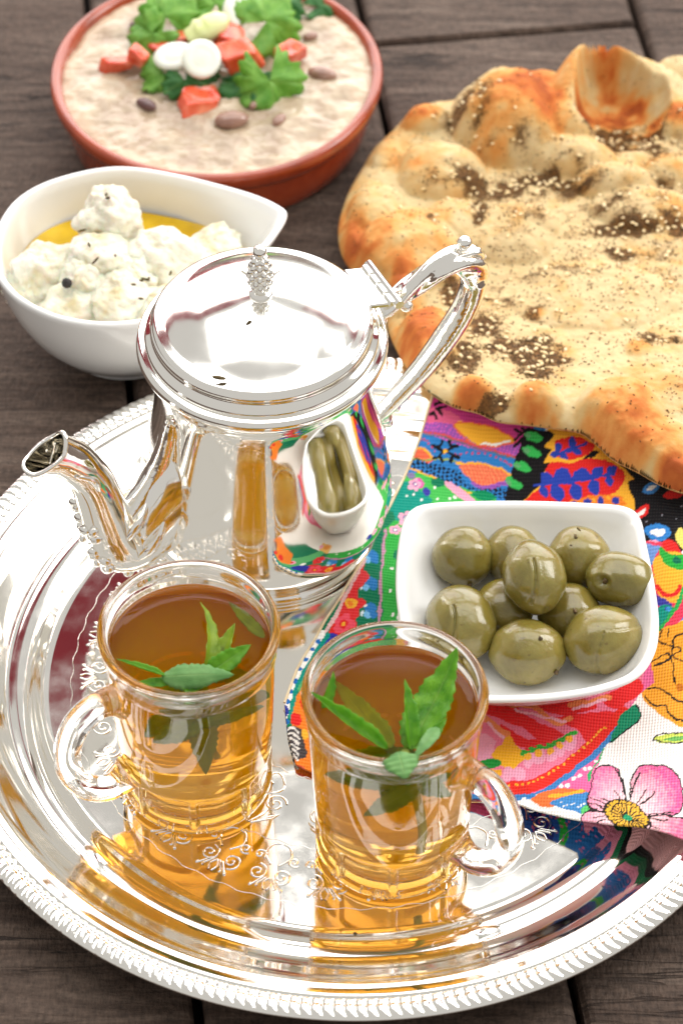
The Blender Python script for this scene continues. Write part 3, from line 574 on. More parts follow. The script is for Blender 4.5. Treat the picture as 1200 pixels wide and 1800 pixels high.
def cilantro(c, r, nrm, rot, mat, lb, lobes=5, seed=0):
    rg = np.random.default_rng(seed); n = 90; m = 8; V = []; U = []
    q = np.array(Vector((0, 0, 1)).rotation_difference(Vector(nrm).normalized()).to_matrix())
    for i in range(n):
        a = (i/(n-1)-.5)*2*math.pi*.86
        k = .74+.20*abs(math.cos(a*lobes/2*.9+seed))**.8+.055*math.cos(a*lobes*3+seed)+.03*math.cos(a*lobes*5.3+seed*2)
        for j in range(m):
            t = j/(m-1); rr = r*k*t; z = .18*r*t*t*math.sin(a*3+seed)+.12*r*math.sin(t*5+a*4)*t-.25*r*t*t
            p = q@np.array([rr*math.cos(a+rot), rr*math.sin(a+rot), z]); V.append(p+np.array(c)); U.append((t, .5+.25*math.sin(a*lobes/2)))
    o = obj('coriander_leaf', (np.array(V), gridf(n, m)), mat, label=lb, cat='coriander leaf', group='coriander leaves on the bean dip', uv=np.array(U)); md = o.modifiers.new('s', 'SOLIDIFY'); md.thickness = .0003
for i, (x, y, z, r, nr, ro, m, lb) in enumerate(((292, 30, 3.9, 1.35, (-.1, -.5, .8), 1.8, CIL, 'coriander leaf at the top left of the garnish'), (268, 58, 3.6, 1.1, (-.2, -.6, .8), 3.6, CIL, 'bright coriander leaf drooping over the left tomato cube'),
        (468, 38, 4.0, 1.5, (.2, -.6, .8), .6, CIL, 'broad coriander leaf at the upper right of the garnish'), (474, 142, 3.6, 1.45, (.1, -.7, .6), -1.3, CIL, 'large bright coriander leaf lowest on the right'), (430, 146, 3.2, 1.2, (-.2, -.4, .9), -2.2, CILD, 'shaded coriander leaf left of the large lowest one'),
        (285, 128, 3.2, 1.0, (-.1, -.4, .9), 3.3, CIL, 'coriander leaf below the orange tomato cube'), (325, 142, 3.4, .95, (0, -.6, .8), -1.4, CILD, 'dark green coriander leaf hanging below the round onion slice'), (380, 8, 4.0, 1.0, (0, -.4, .9), 1.5, CIL, 'coriander leaf at the very top behind the onion'),
        (500, 5, 3.5, .9, (.2, -.4, .9), .3, CILD, 'dark coriander leaf cut by the top edge of the photo'), (560, 12, 3.0, .75, (.1, -.3, 1), .2, CILD, 'separate small coriander leaf in the upper right of the dip'), (355, 118, 3.2, .8, (0, -.5, .9), -.5, CILD, 'dark coriander leaf tucked under the round onion slice'))):
    cilantro((*at(x, y, z), z), r*1.12, nr, ro, m, lb, seed=i)
# ------------------------------------------------------------------ white bowl with a pointed lip
cb = thing('lipped_bowl', (-8.9, 17.9, 0), 'white glazed china bowl with a pointed pouring lip, full of cheese in oil', 'bowl')
zr = 5.0; BX, BY = -8.93, 17.95
rim_px = [(506, 383), (492, 364), (433, 338), (325, 308), (208, 292), (100, 312), (30, 348), (-6, 400), (-10, 450), (5, 510), (45, 560), (110, 600), (185, 622), (270, 622), (350, 600), (430, 545), (480, 460), (500, 415)]
def front_fix(p): return p
# the photograph hides the front right of the rim behind the teapot; the outline is closed as an oval
rim_xy = np.array([at(x, y, zr) for x, y in rim_px[:8]]+[(-13.75, 17.2), (-13.55, 16.0), (-12.6, 14.6), (-11.0, 13.55), (-9.1, 13.2), (-7.2, 13.6), (-5.5, 14.8), (-4.0, 16.5), (-3.0, 18.0)])
rim = splc(rim_xy, 160); cen = np.array([BX, BY]); dv = rim-cen
tipw = np.clip(dv[:, 0]-3.5, 0, 3)/3
lay = [(.0, .30, None), (.02, .42, None), (.0, .535, 0), (.12, .56, 0), (.35, .555, 0), (.5, .60, 0), (1.0, .72, 0), (1.8, .835, 0), (2.8, .92, 0), (3.8, .97, 0), (4.7, .995, 0), (4.93, 1.0, 0), (5.03, .985, 0), (5.03, .96, 0), (4.93, .945, 0), (4.5, .93, 0), (3.6, .90, 0), (2.6, .84, 0), (1.6, .72, 0), (.9, .5, 0), (.7, .2, 0), (.7, .0, 0)]
V = []
rc = 4.75/np.hypot(dv[:, 0], dv[:, 1])          # circle-like foot
for z, k, q in lay:
    kk = np.clip(z/5, 0, 1); blend = kk**1.2
    rad = (1-blend)*rc+blend*1.0
    zz = z+.0*tipw
    V.append(np.c_[cen+dv*rad[:, None]*k, np.full(len(dv), zz)+.12*tipw*(z > 3)])
V = np.concatenate(V); F = gridf(len(lay), 160, wrapv=True)
obj('bowl_body', (V, F[:, ::-1]), CHINA, cb)
oil = np.array([cen+d_*.895*1.0 for d_ in dv]); oil = np.array([cen+d_*.862 for d_ in dv]); vo = np.c_[oil, np.full(len(oil), 3.2)]; ins = np.c_[cen+dv*.3, np.full(len(dv), 3.2)]
obj('oil', (np.vstack([vo, ins]), [(i, (i+1) % 160, 160+(i+1) % 160, 160+i) for i in range(160)]+[tuple(range(160, 320))]), m_oil(), label='golden olive oil around the cheese in the lipped bowl', cat='oil')
CH = M_('soft_white_cheese').set(Roughness=.45, Subsurface_Weight=.35, Subsurface_Scale=.004, Coat_Weight=.25, Coat_Roughness=.2); v_ = CH.coord()
CH.base(CH.ramp(CH.noise(v_, 70, 5), [(.3, L4((226, 212, 166))), (.42, L4((240, 235, 212))), (.8, L4((246, 243, 232)))])); CH.bump(CH.noise(v_, 150, 7, .72), .95, .0026)
def lump(c, r, seed, k=.16):
    def fn(q):
        o = np.array([noise.fractal(Vector(p)*1.5+Vector((seed*3.1, 0, 0)), 1.0, 2.0, 5) for p in q]); c_ = np.array([noise.noise(Vector(p)*6+Vector((0, seed*2.3, 0))) for p in q]); return 1+k*o+.09*c_
    return ball(c, r, 64, 44, rot=seed, fn=fn)
for i, (x, y, z, rx, rz, lb) in enumerate(((193, 385, 4.9, (1.15, 1.0), 1.35, 'tallest cheese ball, standing at the back of the bowl'), (80, 475, 4.0, (1.15, 1.15), 1.05, 'cheese ball at the far left of the bowl'), (130, 535, 3.9, (1.1, 1.0), .95, 'cheese ball at the front left, below the black peppercorn'),
        (170, 455, 4.6, (1.25, 1.1), 1.0, 'cheese lump in the middle of the pile'), (205, 520, 4.3, (1.25, 1.05), .95, 'crumbly cheese lump in front, left of the teapot lid'), (285, 455, 4.2, (1.45, 1.25), 1.1, 'large smooth cheese ball right of the tallest one'), (372, 440, 3.8, (1.15, 1.0), .9, 'cheese ball nearest the pouring lip'),
        (235, 480, 4.4, (.8, .8), .8, 'small crumbled cheese piece between the large ball and the middle lump'), (280, 545, 4.0, (1.3, 1.1), .9, 'cheese lump partly hidden behind the teapot lid'), (62, 500, 3.6, (1.0, 1.1), .8, 'low cheese lump against the left wall of the bowl'), (148, 492, 4.5, (.85, .8), .75, 'crumbly cheese piece just right of the black peppercorn'), (330, 470, 3.7, (1.2, 1.0), .8, 'low cheese lump between the large smooth ball and the lip'))):
    obj('cheese_ball', lump((*at(x, y, z), z-.25), (rx[0]*1.2, rx[1]*1.2, rz*1.05), i+1, .24), CH.m, label=lb, cat='cheese ball', group='cheese balls in the lipped bowl')
PEP = m_flat('black_pepper', (18, 15, 14), (40, 34, 30), 600, .5, .6)
obj('peppercorn', ball((*at(118, 497, 5.0), 4.98), .2, 16, 12, fn=lambda q: 1+.1*np.sin(q[:, 0]*20)*np.sin(q[:, 1]*17)), PEP, label='black peppercorn on the left cheese ball', cat='peppercorn')
hb = []
for i, (x, y, z) in enumerate(((256, 491, 5.0), (262, 489, 5.0), (249, 493, 5.0), (168, 458, 5.62), (157, 430, 5.5), (248, 525, 5.1), (187, 342, 6.2), (190, 348, 6.2), (222, 438, 4.6), (216, 436, 4.7), (235, 500, 5.1), (203, 449, 5.5), (145, 405, 5.4), (300, 480, 5.2))):
    P = at(x, y, z); hb.append(ball((*P, z), (.12 if i % 3 else .2, .05, .05), 8, 6, rot=i*1.3, tilt=.4))
obj('herb_crumbs', join(*hb), FLAKE, label='dark dried herb crumbs scattered over the cheese', cat='herbs', kind='stuff')
# ------------------------------------------------------------------ olive dish
zo = 3.35
od_px = [(757, 884), (850, 880), (940, 880), (1040, 884), (1098, 890), (1124, 910), (1136, 960), (1150, 1030), (1157, 1095), (1150, 1148), (1120, 1190), (1060, 1214), (980, 1228), (900, 1233), (830, 1230), (765, 1205), (715, 1140), (697, 1060), (696, 990), (706, 925), (722, 897)]
orim = splc([at(x, y, zo) for x, y in od_px], 200); oc = orim.mean(0)+np.array([.1, -.2]); dv = orim-oc
zc = 0.78
corner = np.hypot(dv[:, 0], dv[:, 1]); corner = (corner-corner.min())/(corner.max()-corner.min())
lay = [(zc, .40), (zc+.0, .55), (zc+.12, .60), (zc+.45, .66), (zc+1.1, .79), (zc+1.8, .90), (zc+2.3, .965), (zo-.12, .995), (zo-.02, 1.0), (zo+.04, .985), (zo+.05, .965), (zo+.02, .945), (zo-.1, .925), (zo-.5, .885), (zo-1.1, .80), (zo-1.7, .66), (zc+.62, .5), (zc+.45, .3), (zc+.42, .0)]
V = []
for z, k in lay:
    kk = (z-zc)/(zo-zc); shape = dv*(1-.0*kk); rr_ = np.hypot(dv[:, 0], dv[:, 1]); m_ = rr_.mean(); rad = rr_*(kk**.5)+(m_*.3+.7*rr_)*(1-kk**.5)
    V.append(np.c_[oc+dv/rr_[:, None]*rad[:, None]*k, np.full(len(dv), z)])
odish = thing('olive_dish', (*oc, zc), 'small square white china dish with rounded corners, full of green olives, on the patterned cloth', 'dish')
obj('dish_body', (np.concatenate(V), gridf(len(lay), 200, wrapv=True)[:, ::-1]), CHINA, odish)
OL = M_('green_olive').set(Roughness=.2, Coat_Weight=.5, Coat_Roughness=.07, Subsurface_Weight=.15, Subsurface_Scale=.004); v_ = OL.coord()
oi = OL.n('ObjectInfo'); na = OL.ramp(OL.noise(v_, 75, 5, .6, .4), [(.28, L4((98, 86, 34))), (.5, L4((130, 118, 56))), (.75, L4((156, 144, 86)))])
nb = OL.ramp(OL.noise(v_, 30, 2), [(.4, g_(0)), (.7, g_(1))]); c_ = OL.mix(OL.math('MULTIPLY', nb, .5), na, L4((158, 130, 44))); c_ = OL.mix(OL.math('MULTIPLY', oi.outputs['Random'], .4), c_, L4((104, 100, 44)))
OL.base(OL.mix(OL.math('MULTIPLY', OL.ramp(OL.noise(v_, 420, 2), [(.68, g_(0)), (.74, g_(1))]), .5), c_, L4((84, 62, 30)))); OL.bump(OL.noise(v_, 170, 5, .65), .35, .0012)
PIT = m_flat('olive_pit_end', (78, 58, 30), (120, 96, 54), 300, .5, .4)
ols = [(813, 979, 2.45, (1.0, 1.0, .98), 0, 'round olive at the back left of the dish', None), (902, 978, 2.3, (.95, 1.05, .95), .4, 'olive at the back, mostly hidden behind the topmost one', None),
       (938, 1014, 3.55, (1.02, 1.28, 1.05), .18, 'topmost olive in the middle, with a long split down its front', 'split'), (1016, 980, 2.5, (1.02, 1.02, 1.0), 0, 'olive at the back right with dark herb specks on top', None),
       (1088, 1018, 2.95, (1.14, .95, .92), -.2, 'olive at the right edge showing its round stalk dimple', 'dimple'), (810, 1094, 2.5, (1.08, 1.33, 1.05), .25, 'olive at the front left with a curved split in its skin', 'split'),
       (884, 1070, 1.95, (.95, 1.0, .9), .3, 'shaded olive low down between the left and topmost olives', None), (1000, 1078, 2.0, (1.02, 1.0, .9), .2, 'shaded olive low down in the middle right', None),
       (926, 1146, 2.2, (1.24, 1.05, 1.02), -.05, 'olive lying at the front centre with one brown spot', 'spot'), (1058, 1124, 2.45, (1.3, 1.08, 1.03), .42, 'olive at the front right with a wide crack across it', 'crack')]
for i, (x, y, z, r, ro, lb, ft) in enumerate(ols):
    P = np.array([*at(x, y, z), z])
    vd = np.array([CAMX, CAMY, CAMH])-P; vd /= np.linalg.norm(vd); sd = np.cross([0, 0, 1], vd); sd = -sd/np.linalg.norm(sd); upv = np.cross(vd, sd)*-1
    cr, sr = math.cos(ro), math.sin(ro)
    def fn(q, ft=ft, i=i, r=r, cr=cr, sr=sr):
        w_ = q*np.array(r); w_ = w_@np.array([[cr, sr, 0], [-sr, cr, 0], [0, 0, 1]]); w_ /= np.linalg.norm(w_, axis=1)[:, None]
        a = -(w_@sd); b = w_@np.array([0, .68, .73]); f_ = w_@vd > 0; k = 1+.018*np.sin(q[:, 0]*4+i)+.012*np.sin(q[:, 1]*7+q[:, 2]*5+i*2)
        a = w_@np.array([1.0, 0, 0]); 
        if ft == 'split': l = np.abs(a+.12+.22*(b-.1)**2-(.1 if i == 2 else -.1)); k -= f_*(.075*np.exp(-(l/.035)**2)-.02*np.exp(-((l-.11)/.06)**2))*(np.abs(b) < .62)
        if ft == 'crack': l = np.abs(a+.1*b+.12-.15*np.sin(b*3)); k += f_*(np.where(a+.1*b+.12-.15*np.sin(b*3) > 0, .035, 0)-.05*np.exp(-(l/.03)**2))*(b < .35)*(b > -.95)
        if ft == 'dimple': l = np.hypot(a+.62, b-.0); k += f_*(.035*np.exp(-((l-.26)/.07)**2)-.14*np.exp(-(l/.15)**2))
        k -= .05*np.exp(-(np.hypot(a-.25, b+.75)/.08)**2)*f_
        return k
    r = tuple(q*(1.11 if i != 4 else 1.06) for q in r)
    o = obj('olive', ball(P, r, 120, 90, rot=ro, fn=fn), OL.m, label=lb, cat='olive', group='green olives in the white dish')
    def on(a, b, s, nm, mat, sz):
        w_ = np.array([a, 0, 0])+b*np.array([0, .68, .73])+math.sqrt(max(0, 1-a*a-b*b))*np.array([0, -.73, .68])
        lr = w_@np.array([[cr, -sr, 0], [sr, cr, 0], [0, 0, 1]]); t_ = 1/np.linalg.norm(lr/np.array(r)); obj(nm, ball(P+w_*t_*s, sz, 12, 8, rot=random.random()*3, fn=lambda q: 1+.2*np.sin(q[:, 0]*9+a)), mat, o)
    if ft == 'dimple': on(-.62, 0, .88, 'pit_end', PIT, (.12, .1, .12))
    if ft == 'spot': on(.33, .5, 1.0, 'brown_spot', FLAKE, (.1, .08, .06)); on(-.1, -.82, 1.0, 'brown_spot', FLAKE, (.07, .05, .05)); on(.75, -.5, 1, 'brown_spot', PIT, (.1, .08, .1))
    if i == 3: on(-.15, .72, 1.0, 'herb_speck', FLAKE, (.12, .06, .05)); on(-.3, .45, 1.0, 'herb_speck', FLAKE, (.06, .05, .05)); on(-.02, .92, 1.0, 'herb_speck', FLAKE, (.12, .04, .05))
    if i == 7: on(.1, .2, 1.0, 'herb_speck', PIT, (.16, .07, .06))
    if i == 0: on(.2, -.85, 1.0, 'brown_spot', PIT, (.12, .08, .08))
p = at3(756, 1085, 2.3); obj('olive_shred', ball(p, (.22, .28, .2), 16, 12, fn=lambda q: 1+.15*np.sin(q[:, 0]*8)), OL.m, label='small shred of olive flesh left of the front left olive', cat='olive shred')
# ------------------------------------------------------------------ printed cloth
def cz(X, Y):
    X = np.asarray(X, float); Y = np.asarray(Y, float); rr = np.hypot(X, Y)
    t = np.clip((rr-9.5)/3.9, 0, 1); z = .62+1.28*t*t*(3-2*t)
    fe = Y-(-4.05-.30*(X+1.5)); z = z+np.clip((X-3)/5, 0, 1)*.75*np.exp(-(np.clip(fe, 0, 9)/2.6)**2)*(1-.55*t)   # the raised fold along the front
    bedge = np.clip((Y-8.5)/4, 0, 1); z = z+.25*bedge*np.exp(-((X-5)/5)**2)
    z = z+.05*np.sin(X*.9+Y*.5)+.05*vnoise(X*.5, Y*.5, 1)+.04*vnoise(X*1.3, Y*1.1, 2)+.09*np.exp(-((X-.55*Y-9)/.35)**2)-.07*np.exp(-((X+.8*Y-1.0)/.5)**2)*(X > 2)
    inside = np.exp(-(np.hypot((X-oc[0])/4.0, (Y-oc[1])/4.0)**6)); return z*(1-inside)+np.minimum(z, .76)*inside
cl_px = [(762, 697, 1.9), (735, 762, 1.7), (706, 830, 1.2), (672, 905, .9), (640, 975, .75), (600, 1045, .7), (560, 1110, .65), (522, 1175, .65), (500, 1235, .65), (506, 1290, .65), (520, 1345, .65), (600, 1380, .65), (700, 1395, .8), (836, 1388, 1.3), (930, 1404, 1.6), (1020, 1424, 1.9), (1110, 1450, 2.0), (1205, 1482, 2.0)]
out = [at(x, y, z) for x, y, z in cl_px]+[(14.5, -8.8), (17, -6), (17, 12.5), (10, 14), (5, 14.2)]
X, Y, d, F = patch(out, .042)
Z = cz(X, Y)
px, py = proj(X, Y, Z)
def paint(px, py):
    N = len(px); col = np.tile(lin((246, 244, 240)), (N, 1))
    wx = px+2.2*vnoise(px*.06, py*.06, 1)+1.2*vnoise(px*.17, py*.17, 2); wy = py+2.2*vnoise(px*.06, py*.06, 3)+1.2*vnoise(px*.17, py*.17, 4)
    def fill(m, c): col[m] = lin(c)
    def box(P, pad): P = np.array(P, float); return (wx > P[:, 0].min()-pad) & (wx < P[:, 0].max()+pad) & (wy > P[:, 1].min()-pad) & (wy < P[:, 1].max()+pad)
    def poly(P, c, smooth=False):
        if smooth: P = splc(P, len(P)*6)
        b = np.where(box(P, 1))[0]; m = pip(wx[b], wy[b], P); fill(b[m], c); return b[m]
    def ell(cx, cy, rx, ry, a, c):
        b = np.where((np.abs(wx-cx) < rx+ry) & (np.abs(wy-cy) < rx+ry))[0]; a = R(a); u = (wx[b]-cx)*math.cos(a)+(wy[b]-cy)*math.sin(a); v = -(wx[b]-cx)*math.sin(a)+(wy[b]-cy)*math.cos(a)
        fill(b[(u/rx)**2+(v/ry)**2 < 1], c)
    def leaf(x0, y0, x1, y1, w_, c):
        L = math.hypot(x1-x0, y1-y0); ux, uy = (x1-x0)/L, (y1-y0)/L; b = np.where((np.abs(wx-(x0+x1)/2) < L) & (np.abs(wy-(y0+y1)/2) < L))[0]
        t = ((wx[b]-x0)*ux+(wy[b]-y0)*uy)/L; s = np.abs(-(wx[b]-x0)*uy+(wy[b]-y0)*ux); fill(b[(t > 0) & (t < 1) & (s < w_*np.sin(np.pi*np.clip(t, 0, 1))**.7)], c)
    def line(P, w_, c, smooth=True, n=8):
        P = spl(P, len(P)*n) if smooth and len(P) > 2 else np.array(P, float); b = np.where(box(P, w_))[0]; dd = dseg(wx[b], wy[b], P)[0]; fill(b[dd < w_], c)
    def dots(P, n, r, c):
        for q in spl(P, n): ell(q[0], q[1], r, r, 0, c)
    def flower(cx, cy, r, c1, c2, c3, k=5, sq=.8, a0=0):
        for i in range(k): a = a0+i*2*math.pi/k; ell(cx+r*.55*math.cos(a), cy+r*.55*sq*math.sin(a), r*.5, r*.38, math.degrees(a), c1)
        ell(cx, cy, r*.42, r*.36, 0, c2); ell(cx, cy, r*.2, r*.18, 0, c3)
    MAG, PURP, BLUE, NAVY, CORAL, YEL, GRN, DGRN, RED, PINK, LPINK, BLK, TEAL, WHT, ORG_ = (200, 62, 140), (150, 84, 176), (44, 124, 196), (24, 34, 88), (236, 106, 74), (248, 180, 52), (52, 172, 70), (10, 120, 84), (226, 40, 36), (232, 104, 160), (244, 168, 196), (18, 16, 20), (0, 146, 128), (248, 246, 242), (240, 130, 40)
    # --- left column: green ground with flowers
    poly([(700, 800), (770, 840), (800, 870), (760, 900), (700, 1000), (690, 1250), (480, 1400), (470, 1230), (560, 1080), (640, 940)], DGRN)
    poly([(672, 930), (700, 905), (730, 870), (790, 850), (770, 920), (705, 990), (697, 1110), (672, 1110)], GRN)
    poly([(700, 858), (735, 848), (765, 862), (745, 905), (700, 915), (688, 890)], TEAL, True)
    line([(676, 930), (670, 1000), (668, 1060), (667, 1110)], 2.6, (196, 140, 170))
    for yy in (975, 1022, 1070, 1110):
        ell(652, yy, 12, 9, 20, BLUE); ell(645, yy+10, 6, 6, 0, (120, 190, 240)); ell(657, yy+9, 7, 7, 0, BLUE); ell(642, yy-5, 3, 4, 0, WHT); ell(636, yy+8, 3, 5, 10, (214, 230, 240))
    for (x, y, r) in ((712, 912, 14), (724, 938, 15), (693, 930, 12), (716, 962, 12), (698, 876, 9)): flower(x, y, r, LPINK, (132, 120, 160), WHT, 5, .7)
    for (x, y) in ((707, 944), (690, 898), (732, 886), (716, 874), (700, 982), (748, 874), (725, 900), (690, 1000), (684, 1040), (690, 1080)): ell(x, y, 3, 2.5, 0, WHT)
    ell(692, 892, 9, 4, 10, (56, 66, 170)); ell(716, 983, 8, 9, 0, (40, 56, 160)); ell(700, 975, 9, 9, 0, DGRN); ell(738, 905, 6, 4, 30, (210, 70, 40))
    # red flower strip and blue
    poly([(640, 990), (622, 1010), (575, 1120), (560, 1150), (620, 1120), (626, 1060)], RED, True); flower(616, 1060, 26, (226, 48, 52), YEL, ORG_, 5, 1.2); flower(604, 1098, 20, (238, 80, 100), (226, 40, 40), YEL, 5, 1)
    ell(632, 1018, 12, 18, 60, (226, 60, 66)); line([(640, 985), (612, 1035), (588, 1085), (560, 1130)], 3.5, (232, 190, 190))
    poly([(570, 1110), (610, 1120), (596, 1150), (540, 1180), (530, 1160)], (44, 56, 168)); poly([(540, 1165), (700, 1128), (700, 1150), (640, 1180), (540, 1240), (520, 1210)], (90, 178, 112))
    flower(648, 1122, 24, (226, 44, 48), (200, 30, 40), (232, 80, 80), 6, .6); ell(600, 1150, 12, 5, -20, WHT); ell(576, 1185, 14, 12, 0, LPINK); ell(572, 1190, 7, 6, 0, RED)
    poly([(690, 1115), (735, 1118), (745, 1170), (700, 1160)], (246, 196, 110)); ell(722, 1135, 14, 12, 0, (240, 150, 60)); ell(716, 1158, 12, 8, 0, LPINK)
    line([(566, 1112), (538, 1160), (508, 1215), (500, 1262)], 7, WHT); line([(575, 1115), (548, 1160), (520, 1210), (512, 1262)], 4, TEAL); dots([(560, 1126), (530, 1170), (508, 1222), (504, 1270)], 9, 4.5, (30, 110, 190))
    poly([(520, 1225), (560, 1180), (600, 1230), (580, 1360), (520, 1360), (512, 1280)], ORG_); ell(540, 1235, 10, 18, 0, RED); ell(520, 1265, 9, 12, 0, RED); ell(534, 1290, 10, 10, 0, YEL)
    poly([(496, 1276), (530, 1280), (540, 1330), (504, 1336)], (70, 64, 66)); [line([(500, 1284+i*9), (512, 1280+i*9), (526, 1290+i*9)], 1.8, (230, 226, 220)) for i in range(6)]; ell(500, 1252, 8, 12, 0, (40, 52, 150)); ell(500, 1300, 7, 10, 0, (40, 52, 150)); ell(508, 1345, 12, 8, 0, (80, 170, 150)); ell(526, 1350, 10, 6, 0, CORAL)  # dark scribble: mirror image of the print in the tray, painted onto the cloth
    # --- top: magenta / blue woven bands
    poly([(760, 690), (960, 745), (940, 900), (690, 850), (690, 838)], BLUE)
    poly([(760, 690), (940, 745), (925, 790), (740, 745)], MAG); poly([(746, 742), (756, 716), (790, 722), (820, 742), (800, 748)], (222, 96, 140))
    poly([(742, 742), (800, 745), (850, 788), (912, 776), (918, 802), (850, 795), (735, 760)], PURP)
    b = np.where((wy > 735) & (wy < 806) & (wx > 735) & (wx < 920))[0]; pm = (np.abs(col[b]-lin(PURP)).sum(1) < .01) & (np.sin(wx[b]*.9+wy[b]*.3) > .1) & (np.sin(wy[b]*1.1-wx[b]*.2) > .1); fill(b[pm], (226, 96, 190))
    poly([(798, 744), (830, 742), (880, 758), (902, 776), (880, 784), (850, 784), (835, 780), (815, 765)], YEL, True); line([(796, 746), (815, 768), (836, 783), (870, 785), (900, 777)], 2.0, CORAL); line([(846, 781), (870, 782), (894, 775)], 2, WHT); line([(800, 743), (840, 744), (890, 762), (905, 775)], 1.6, (236, 84, 60))
    line([(735, 758), (790, 768), (850, 788), (910, 805)], 1.8, (222, 80, 84)); line([(738, 762), (792, 772), (850, 792), (908, 808)], 1.2, (110, 110, 110))
    line([(919, 752), (927, 768), (903, 782)], 3.2, BLK, False); line([(906, 755), (918, 762), (904, 772)], 3.0, BLK, False)
    for a, b_, c_ in (((766, 712), (776, 706), (772, 701)), ((778, 728), (768, 720), (784, 714)), ((755, 730), (763, 726), (766, 736))): line([a, b_, c_], 2.8, BLK, False)
    dots([(735, 770), (750, 776), (764, 792)], 7, 2.2, (200, 70, 110)); dots([(800, 800), (840, 796), (880, 808), (898, 820)], 13, 2.3, (200, 70, 110))
    poly([(722, 792), (742, 790), (758, 804), (754, 812), (720, 806)], CORAL, True); line([(724, 788), (744, 788), (762, 806)], 2.2, YEL)
    poly([(806, 818), (840, 812), (880, 826), (893, 838), (880, 850), (850, 856), (828, 846)], CORAL, True); line([(800, 815), (836, 812), (876, 824), (896, 838)], 2.0, YEL)
    b = np.where((wy > 812) & (wy < 858) & (wx > 806) & (wx < 895))[0]; pm = (np.abs(col[b]-lin(CORAL)).sum(1) < .01) & (np.sin(wx[b]*1.0-wy[b]*.35) > .3); fill(b[pm], (240, 140, 96))
    line([(830, 848), (850, 858), (880, 852), (900, 850)], 3, PURP); line([(722, 808), (745, 808), (760, 806), (800, 812)], 1.6, (150, 170, 90))
    bb = np.where((wx > 712) & (wx < 905) & (wy > 800) & (wy < 876))[0]; u = wx[bb]; v = wy[bb]-(812+(u-712)*.33); band = np.abs(v) < 11+3*np.sin((u-712)*.02); gx = (u % 7.6)-3.8; gy = ((v+(np.floor(u/7.6) % 2)*3.5) % 7.2)-3.6
    pm = band & (gx**2+gy**2 < 8.4) & (np.hypot(u-850, (wy[bb]-834)*1.6) > 40); fill(bb[pm], BLK)
    for s1, s2 in ((-1, -1), (1, -1), (-1, 1), (1, 1)):
        line([(783+s1*7, 794+s2*18), (783+s1*10, 794+s2*8), (783+s1*22, 794+s2*10)], 2.9, BLK, False)
        line([(783+s1*4, 794+s2*3), (783+s1*12, 794+s2*6)], 2.6, BLK, False)
    ell(783, 794, 4, 4, 0, YEL)
    poly([(705, 838), (740, 830), (800, 852), (870, 876), (880, 900), (690, 900)], (70, 186, 84)); poly([(690, 850), (720, 845), (760, 880), (740, 900), (680, 900)], TEAL); line([(712, 822), (760, 838), (800, 858), (850, 872)], 1.6, YEL)
    poly([(780, 850), (800, 850), (835, 882), (820, 885)], LPINK, True); ell(770, 848, 12, 7, 10, DGRN); ell(850, 872, 22, 8, 10, (0, 140, 90)); ell(735, 850, 12, 8, 30, (220, 96, 170)); ell(722, 836, 8, 5, 10, (132, 120, 160)); ell(750, 865, 7, 7, 0, (56, 56, 160)); flower(728, 852, 12, LPINK, (150, 110, 160), WHT)
    for (x, y) in ((700, 862), (712, 872), (725, 868), (738, 878), (768, 878), (790, 878), (765, 856), (800, 875)): ell(x, y, 2.4, 2, 0, WHT)
    # --- black ground with scalloped leaves and the red petals
    poly([(925, 752), (1230, 800), (1230, 945), (1140, 1010), (1100, 900), (880, 900), (893, 850), (908, 800)], BLK)
    for x, y, a in ((938, 769, 12), (934, 794, 14), (918, 821, 16), (903, 850, 28)): ell(x, y, 17, 8, a, (54, 182, 84)); ell(x-10, y-2, 6, 4.5, a, (96, 170, 110))
    poly([(962, 755), (974, 766), (958, 784), (970, 790), (955, 812), (966, 818), (948, 840), (955, 846), (935, 866), (915, 885), (930, 905), (1105, 905), (1103, 850), (1112, 838), (1062, 790), (1040, 770), (1000, 758)], YEL, True)
    poly([(976, 774), (990, 770), (1020, 770), (1044, 782), (1030, 800), (1000, 806), (968, 802), (978, 790)], RED, True); line([(975, 806), (1000, 810), (1028, 804), (1046, 788)], 2.5, YEL)
    poly([(962, 818), (1000, 812), (1040, 806), (1075, 812), (1100, 834), (1085, 860), (1060, 874), (1000, 884), (920, 885), (944, 862), (956, 848)], RED, True)
    poly([(1022, 808), (1040, 792), (1052, 795), (1046, 803)], BLK); poly([(1000, 878), (1060, 870), (1090, 872), (1098, 890), (1000, 895)], ORG_, True); dots([(1005, 886), (1030, 884), (1055, 880), (1082, 880)], 4, 7, (44, 60, 160)); dots([(1018, 885), (1042, 880), (1070, 876)], 3, 3, YEL)
    BL = (40, 66, 172)
    def leafpair(x, y, s, a, c=BL):
        for da in (-62, 62): q = R(a+da); leaf(x, y, x+s*math.cos(q), y+s*math.sin(q), s*.32, c)
    line([(942, 852), (985, 848), (1030, 842), (1078, 832)], 3, BL)
    for x, y, s in ((952, 852, 24), (975, 850, 34), (1008, 848, 32), (1040, 842, 30), (1068, 834, 22)): leafpair(x, y, s, 12); leafpair(x, y, s*.9, 150 if s > 24 else 10)
    for x, y in ((982, 796), (1006, 788)): leafpair(x, y, 20, -30); leafpair(x, y, 16, 100); line([(972, 803), (1030, 778)], 2.5, BL)
